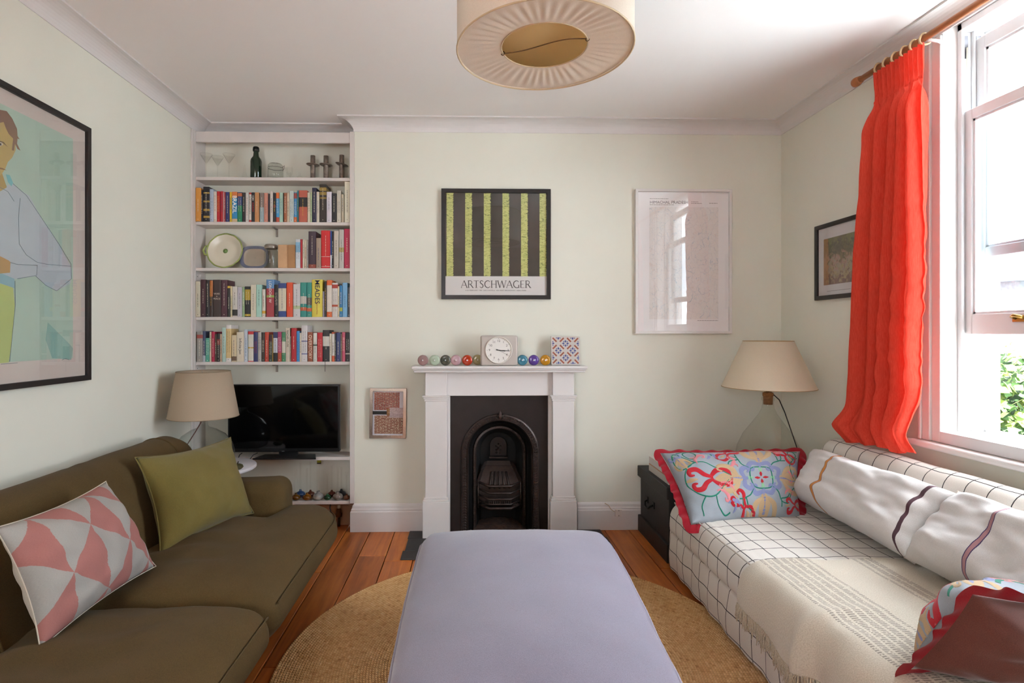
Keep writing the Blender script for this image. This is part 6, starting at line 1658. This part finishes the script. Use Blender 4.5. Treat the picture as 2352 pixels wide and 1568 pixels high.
# striped poster over the mantel
a, b_ = atY(1014, 687, 3.598), atY(1264, 436, 3.598); w, h = b_.x - a.x, b_.z - a.z
root, fn, bx, pr_ = picture('striped_poster', frameM((a.x, YB - .001, a.z), (1, 0, .0), (0, 0, 1)), w, h, .026, .024, BF, 'black framed exhibition poster with lime green and charcoal stripes above the mantel', mat('poster_paper', '#d5d2cf', .6))
def stripes():
    m, g, b = new_mat('lime_charcoal_stripes')
    tc = g.add('ShaderNodeUVMap'); sp = g.add('ShaderNodeSeparateXYZ'); g.l.new(tc.outputs[0], sp.inputs[0])
    nz = g.noise(g.coord('UV', (60, 90, 1)), 1.0, 4, .7); n3 = g.noise(g.coord('UV', (14, 60, 1), (0, 0, .6)), 1.6, 4, .65, 1.5)
    f = g.math('FRACT', g.math('ADD', g.math('MULTIPLY', sp.outputs[0], 5.44), -.06 + 1)); d = g.math('ABSOLUTE', g.math('SUBTRACT', f, .20 - .04))
    on = g.math('LESS_THAN', g.math('ADD', d, g.math('MULTIPLY', g.math('SUBTRACT', nz, .5), .26)), .20)
    lime = g.ramp(n3, [(.36, lin('#4a5420')), (.46, lin('#bcc06e')), (.7, lin('#d2d48e'))])
    char = g.ramp(g.noise(g.coord('UV', (3, 3, 1)), 2, 2), [(.3, lin('#2f2922')), (.7, lin('#3a332b'))])
    g.put(b.inputs['Base Color'], g.mix(on, char, lime)); b.inputs['Roughness'].default_value = .6; return m
mm = MB(); x0, x1, y0, y1 = .026, w - .026, .026 + (h - .052) * .186, h - .026
for p, q in (((x0, y0), (0, 0)), ((x1, y0), (1, 0)), ((x1, y1), (1, 1)), ((x0, y1), (0, 1))): mm.vert(fn(*p), q)
mm.face([0, 1, 2, 3]); mm.build('stripe_print', stripes(), root, fixn=False)
# hand-drawn roman capitals (strokes with serifs) for the poster title
GL = {'A': (.72, [((.0, 0), (.36, 1), .05), ((.36, 1), (.72, 0), .10), ((.13, .36), (.58, .36), .045)], [(-.03, .12), (.58, .86)], []),
      'R': (.66, [((.12, 0), (.12, 1), .10), ((.34, .48), (.66, 0), .10)], [(.0, .26), (.56, .76)], [((.12, .98), (.36, .98), (.50, .88), (.50, .62), (.36, .49), (.12, .49))]),
      'T': (.64, [((.32, 0), (.32, 1), .10), ((.0, .97), (.64, .97), .05)], [(.18, .46)], []), 'H': (.78, [((.12, 0), (.12, 1), .10), ((.66, 0), (.66, 1), .10), ((.12, .5), (.66, .5), .045)], [(.0, .25), (.54, .79)], []),
      'E': (.56, [((.12, 0), (.12, 1), .10), ((.12, .975), (.52, .975), .045), ((.12, .5), (.44, .5), .045), ((.12, .025), (.56, .025), .045)], [], []),
      'W': (1.0, [((.0, 1), (.28, 0), .10), ((.28, 0), (.5, 1), .05), ((.5, 1), (.76, 0), .10), ((.76, 0), (1.0, 1), .05)], [], []),
      'S': (.5, [], [], [((.46, .84), (.34, .98), (.16, .97), (.07, .82), (.14, .64), (.36, .46), (.46, .26), (.36, .05), (.18, .01), (.04, .16))]),
      'C': (.72, [], [], [((.70, .82), (.56, .96), (.34, .98), (.12, .78), (.06, .5), (.14, .2), (.36, .02), (.58, .04), (.72, .2))]),
      'G': (.78, [((.70, .06), (.70, .42), .09)], [(.58, .82)], [((.70, .82), (.56, .96), (.34, .98), (.12, .78), (.06, .5), (.14, .2), (.36, .02), (.58, .03), (.70, .10))])}
word = 'ARTSCHWAGER'; gap_ = .07; total = sum(GL[c][0] + gap_ for c in word) - gap_
tw_ = (1218 - 1059) / 250 * w; sc_ = tw_ / total; xh = .0555 / sc_ * 1.0
x = (1059 - 1014) / 250 * w; yb = h * (687 - 661) / 251; hh = h * (661 - 644.5) / 251
PI_ = mat('poster_ink', '#2f2724', .6)
for ch in word:
    wd, st, sf_, cur_ = GL[ch]; mm = MB()
    def LP(px, py): return fn(x + px * sc_, yb + py * hh)
    def stroke(p, q, t):
        p, q = Vector((p[0] * sc_, p[1] * hh)), Vector((q[0] * sc_, q[1] * hh)); d = (q - p).normalized(); n_ = Vector((-d.y, d.x)) * t * sc_ * .5
        mm.poly([fn(x + v.x, yb + v.y) for v in (p - n_, q - n_, q + n_, p + n_)])
    for s_ in st: stroke(*s_)
    for s0, s1 in sf_: stroke((s0, .02), (s1, .02), .04)
    if ch in 'HR': stroke((0, .98), (.25, .98), .04)
    if ch == 'H': stroke((.54, .98), (.79, .98), .04)
    if ch == 'W': stroke((-.1, .98), (.14, .98), .04); stroke((.88, .98), (1.1, .98), .04)
    for cv_ in cur_:
        k = len(cv_)
        for i in range(k - 1): stroke(cv_[i], cv_[i + 1], .05 + .055 * sin(pi * (i + .5) / (k - 1)) if ch != 'R' else .07)
    mm.build('title_letter', PI_, root, fixn=False)
    x += (wd + gap_) * sc_
xx = (1059 - 1014) / 250 * w; rg = random.Random(9)
text('small_print', '4-25 FEBRUARY 1981  LEO CASTELLI  420 WEST BROADWAY  NEW YORK', .0098, frameM(fn((xx + xx + tw_) / 2, h * (687 - 667) / 251), (1, 0, 0), (0, 0, 1)), PI_, root, sx=tw_ / .365)

# map in a white frame
a, b_ = atY(1457, 766, 3.598), atY(1677, 437, 3.598); w, h = b_.x - a.x, b_.z - a.z
root, fn, bx, pr_ = picture('framed_map', frameM((a.x, YB - .001, a.z), (1, 0, 0), (0, 0, 1)), w, h, .017, .03, mat('white_frame', '#d8d4d0', .4), 'large map titled Himachal Pradesh in a thin white frame, right of the poster', mat('map_paper', '#efeceb', .7), cat='map')
def mapm():
    m, g, b = new_mat('faded_map_print')
    vec = g.coord('UV', (1, 1.5, 1)); warp = g.noise(vec, 5, 4)
    v1 = g.add('ShaderNodeTexVoronoi', feature='DISTANCE_TO_EDGE', i_Scale=11.0); v2 = g.add('ShaderNodeTexVoronoi', feature='DISTANCE_TO_EDGE', i_Scale=26.0)
    vv = g.add('ShaderNodeVectorMath', operation='ADD'); g.l.new(vec, vv.inputs[0]); cb = g.add('ShaderNodeCombineXYZ'); g.put(cb.inputs[0], g.math('MULTIPLY', warp, .22)); g.put(cb.inputs[1], g.math('MULTIPLY', g.noise(vec, 7, 4), .22)); g.l.new(cb.outputs[0], vv.inputs[1])
    g.l.new(vv.outputs[0], v1.inputs['Vector']); g.l.new(vv.outputs[0], v2.inputs['Vector'])
    l1 = g.math('LESS_THAN', v1.outputs['Distance'], .012); l2 = g.math('LESS_THAN', v2.outputs['Distance'], .02)
    base = g.ramp(g.noise(vec, 3, 3), [(.3, lin('#e6e1dc')), (.7, lin('#eae6e3'))])
    c_ = g.mix(g.math('MULTIPLY', l2, .2), base, lin('#c79a86')); c_ = g.mix(g.math('MULTIPLY', l1, .5), c_, lin('#9fb0bf'))
    g.put(b.inputs['Base Color'], c_); b.inputs['Roughness'].default_value = .8; return m
U_ = lambda u: (u - 1457) / 220 * w
V_ = lambda v: (766 - v) / 329 * h
mm = MB()
for p, q in (((U_(1490), V_(733)), (0, 0)), ((U_(1648), V_(733)), (1, 0)), ((U_(1648), V_(477)), (1, 1)), ((U_(1490), V_(477)), (0, 1))): mm.vert(fn(*p), q)
mm.face([0, 1, 2, 3]); mm.build('map_print', mapm(), root, fixn=False)
GI = mat('grey_ink', '#6a6565', .7)
text('map_title', 'HIMACHAL PRADESH', .0265, frameM(fn(U_(1491), V_(466.5)), (1, 0, 0), (0, 0, 1)), GI, root, 'LEFT', sx=(U_(1580) - U_(1491)) / .255)
for u0, u1, v in ((1491, 1534, 458), (1491, 1546, 472), (1586, 1602, 465), (1586, 1610, 468.5), (1627, 1646, 468), (1600, 1648, 736)):
    mm = MB(); rg = random.Random(int(u0 + v)); p = u0
    while p < u1:
        q = min(u1, p + rg.uniform(2, 6)); mm.poly([fn(U_(p), V_(v + .7)), fn(U_(q), V_(v + .7)), fn(U_(q), V_(v - .7)), fn(U_(p), V_(v - .7))]); p = q + 1
    mm.build('small_print', mat('pale_grey_ink', '#a19b99', .7), root, fixn=False, kind='stuff')

# brick photograph in a silver frame
a, b_ = atY(849, 1005, 3.598), atY(933, 890, 3.598); w, h = b_.x - a.x, b_.z - a.z
root, fn, bx, pr_ = picture('brick_photograph', frameM((a.x, YB - .001, a.z), (1, 0, -.012), (.012, 0, 1)), w, h, .021, .022, mat('silver_frame', '#a79c92', .22, .9), 'small silver framed collage of red brick walls left of the fireplace', mat('collage_paper', '#c9c4cc', .6), gl=True)
def brickm(name, c1, c2, mort, sc_):
    m, g, b = new_mat(name)
    t = g.add('ShaderNodeTexBrick', i_Color1=lin(c1), i_Color2=lin(c2), i_Mortar=lin(mort), i_Scale=sc_, i_Mortar_Size=.035); t.inputs['Row Height'].default_value = .2; t.inputs['Brick Width'].default_value = .55
    vec = g.coord('UV'); vv = g.add('ShaderNodeVectorMath', operation='ADD'); g.l.new(vec, vv.inputs[0]); cb = g.add('ShaderNodeCombineXYZ'); g.put(cb.inputs[1], g.math('MULTIPLY', g.noise(vec, 9, 3), .10)); g.l.new(cb.outputs[0], vv.inputs[1]); g.l.new(vv.outputs[0], t.inputs['Vector'])
    n = g.noise(vec, 14, 3); g.put(b.inputs['Base Color'], g.mix(g.math('GREATER_THAN', n, .60), t.outputs[0], lin('#c2a68e'))); b.inputs['Roughness'].default_value = .6; return m
Q = lambda u, v: ((u - 849) / 84 * w, (1005 - v) / 115 * h)
def uvflat(x0, y0, x1, y1, m, nm, z=0):
    mm = MB()
    for p, q in (((x0, y0), (0, 0)), ((x1, y0), (1, 0)), ((x1, y1), (1, 1)), ((x0, y1), (0, 1))): mm.vert(fn(*p, z), q)
    mm.face([0, 1, 2, 3]); mm.build(nm, m, root, fixn=False)
uvflat(*Q(859, 941), *Q(917, 900), brickm('brick_print_red', '#a03018', '#8a2414', '#8f8378', 3.0), 'upper_print')
uvflat(*Q(860, 995), *Q(925, 953), brickm('brick_print_worn', '#8a4a36', '#74301f', '#b39a82', 2.6), 'lower_print')
uvflat(*Q(894, 958), *Q(925, 935), mat('pale_print', '#b39a9a', .6, var=.25, vscale=120), 'pale_patch', .0004)
uvflat(*Q(856, 951), *Q(889, 943), mat('black_print', '#16120f', .6), 'black_strip', .0004)
uvflat(*Q(888, 953), *Q(895, 937), mat('tan_print', '#8a5c30', .6), 'tan_strip', .0005)

# landscape print on the right wall
p0 = atX(1878, 690, XR); ptop = atX(1878, 521, XR).z; h = ptop - p0.z; w = .415
root, fn, bx, pr_ = picture('landscape_print', frameM((XR - .001, p0.y, p0.z), (0, -1, 0), (0, 0, 1)), w, h, .024, .02, BF, 'small dark framed garden landscape print on the right wall beside the curtain', mat('print_paper', '#c6c2c2', .6))
def painterly():
    m, g, b = new_mat('garden_painting')
    vec = g.coord('UV'); n = g.noise(vec, 7, 5, .7, 1.0); sp = g.add('ShaderNodeSeparateXYZ'); g.l.new(vec, sp.inputs[0]); n2 = g.noise(g.coord('UV', (3, 1, 1)), 9, 4, .7, .6)
    vo = g.add('ShaderNodeTexVoronoi', i_Scale=17.0); g.l.new(vec, vo.inputs['Vector']); vs_ = g.add('ShaderNodeSeparateColor'); g.l.new(vo.outputs['Color'], vs_.inputs[0])
    yv = g.math('ADD', g.math('ADD', sp.outputs[1], g.math('MULTIPLY', g.math('SUBTRACT', n, .5), .5)), g.math('MULTIPLY', g.math('SUBTRACT', vs_.outputs[0], .5), .30))
    c_ = g.ramp(yv, [(.08, lin('#6b4a3a')), (.2, lin('#9a8a5c')), (.38, lin('#8f8570')), (.5, lin('#a07a6a')), (.6, lin('#6a6238')), (.8, lin('#4a4530')), (.95, lin('#6a6c3a'))])
    c_ = g.mix(g.math('MULTIPLY', g.math('GREATER_THAN', n2, .58), .5), c_, lin('#3a3428')); c_ = g.mix(g.math('MULTIPLY', g.math('LESS_THAN', g.math('ADD', sp.outputs[0], g.math('MULTIPLY', n, .3)), .3), .6), c_, lin('#b07a4a'))
    g.put(b.inputs['Base Color'], c_); b.inputs['Roughness'].default_value = .6; return m
fh = lambda f: f * h
mm = MB()
for p, q in (((.07, .19 * h), (0, 0)), ((w - .08, .19 * h), (1, 0)), ((w - .08, .80 * h), (1, 1)), ((.07, .80 * h), (0, 1))): mm.vert(fn(*p), q)
mm.face([0, 1, 2, 3]); mm.build('painting_print', painterly(), root, fixn=False)
mm = MB(); mm.poly([fn(.10, .105 * h), fn(w - .12, .105 * h), fn(w - .12, .11 * h), fn(.10, .11 * h)]); mm.build('caption_line', GI, root, fixn=False)

# large figure print on the left wall
p1 = atX(209, 872, XL + .022); pt_ = atX(209, 295, XL + .022); w = .88; h = pt_.z - p1.z; LX = XL + .001
root, fn, bx, pr_ = picture('figure_print', frameM((LX, p1.y - w, p1.z), (0, 1, 0), (0, 0, 1)), w, h, .024, .024, BF, 'large black framed print of a figure in a pale blue shirt, left wall', mat('figure_paper', '#c6bab1', .6))
PX = XL + .012
def G(u, v):
    q = atX(u, v, PX); return (q.y - (p1.y - w), q.z - p1.z)
def shape(pts, col, nm, z, mt=None):
    mm = MB(); mm.poly([fn(*G(u, v), z) for u, v in pts]); mm.build(nm, mt or mat('ink_wash_' + col[1:], col, .7, var=.05, vscale=6), root, fixn=False)
yl = .10
g1, g2 = G(174, 322), G(168, 822)
mm = MB(); mm.poly([fn(yl, g2[1]), fn(g2[0], g2[1]), fn(g2[0], g1[1]), fn(yl, g1[1])]); mm.build('printed_ground', mat('aqua_wash', '#a5bcab', .7, var=.07, vscale=3), root, fixn=False)
def ext(L): return L
shape([(-160, 480), (0, 430), (30, 422), (50, 438), (68, 450), (95, 500), (135, 560), (162, 610), (165, 632), (163, 650), (130, 668), (105, 655), (82, 634), (40, 640), (24, 642), (-20, 610), (-160, 620)], '#a9b3b8', 'shirt', .0004)
shape([(-160, 655), (0, 651), (30, 660), (34, 700), (28, 780), (20, 832), (-160, 850)], '#a9b86a', 'trousers', .0006)
shape([(-160, 630), (0, 626), (33, 640), (34, 662), (0, 650), (-160, 655)], '#7fa6ae', 'belt', .0008)
shape([(-160, 575), (0, 588), (20, 598), (24, 602), (23, 626), (0, 628), (-160, 640)], '#ad8a52', 'hand', .0010)
shape([(-45, 400), (5, 398), (16, 430), (-10, 446), (-60, 440)], '#a58c4e', 'neck', .0006)
shape([(-62, 300), (-40, 276), (0, 270), (22, 285), (36, 320), (36, 345), (28, 362), (18, 372), (12, 388), (2, 402), (-18, 416), (-42, 408), (-60, 380), (-68, 340)], '#b39a58', 'face', .0008)
shape([(-74, 330), (-80, 290), (-66, 258), (-30, 242), (0, 252), (15, 255), (28, 272), (39, 296), (40, 312), (45, 320), (40, 318), (39, 330), (47, 346), (40, 342), (34, 330), (32, 346), (27, 345), (30, 318), (20, 308), (14, 296), (8, 280), (0, 282), (-40, 284), (-60, 305), (-66, 335)], '#7d5c44', 'hair', .0012)
shape([(-2, 384), (6, 386), (15, 391), (4, 389), (-2, 388)], '#7d5c34', 'moustache', .0014); shape([(-4, 327), (3, 326), (7, 332), (0, 336), (-4, 335)], '#c6bfae', 'eye_white', .0012); shape([(-2, 328), (3, 329), (3, 334), (-2, 334)], '#4a3c2c', 'iris', .0014)
shape([(-4, 322), (8, 326), (18, 338), (6, 328), (-4, 325)], '#6a5230', 'eyelid', .0015)
shape([(13, 400), (22, 402), (30, 420), (26, 428), (18, 418)], '#6fb0b2', 'collar_wash', .0012)
shape([(160, 790), (168, 800), (164, 826), (120, 822), (105, 780), (110, 740), (140, 770)], '#86aca0', 'wash_patch', .0003)
for L in (((30, 422), (60, 448), (95, 500), (135, 560), (163, 606), (164, 640), (130, 668), (105, 655), (82, 634)), ((46, 455), (42, 500), (44, 560), (60, 585), (85, 602), (110, 607), (162, 611)), ((24, 603), (40, 607), (85, 609), (84, 632), (40, 640)), ((34, 645), (35, 700), (28, 770), (22, 830)), ((0, 430), (18, 440), (32, 462))):
    MB().tube([fn(*G(u, v), .0016) for u, v in L], .0010, 4).build('pencil_line', mat('pencil', '#7f9096', .8), root)
for L in (((142, 827), (150, 822), (158, 826)), ((2, 836), (40, 833))): MB().tube([fn(*G(u, v), .0012) for u, v in L], .0008, 4).build('signature', mat('pencil', '#7f9096', .8), root)
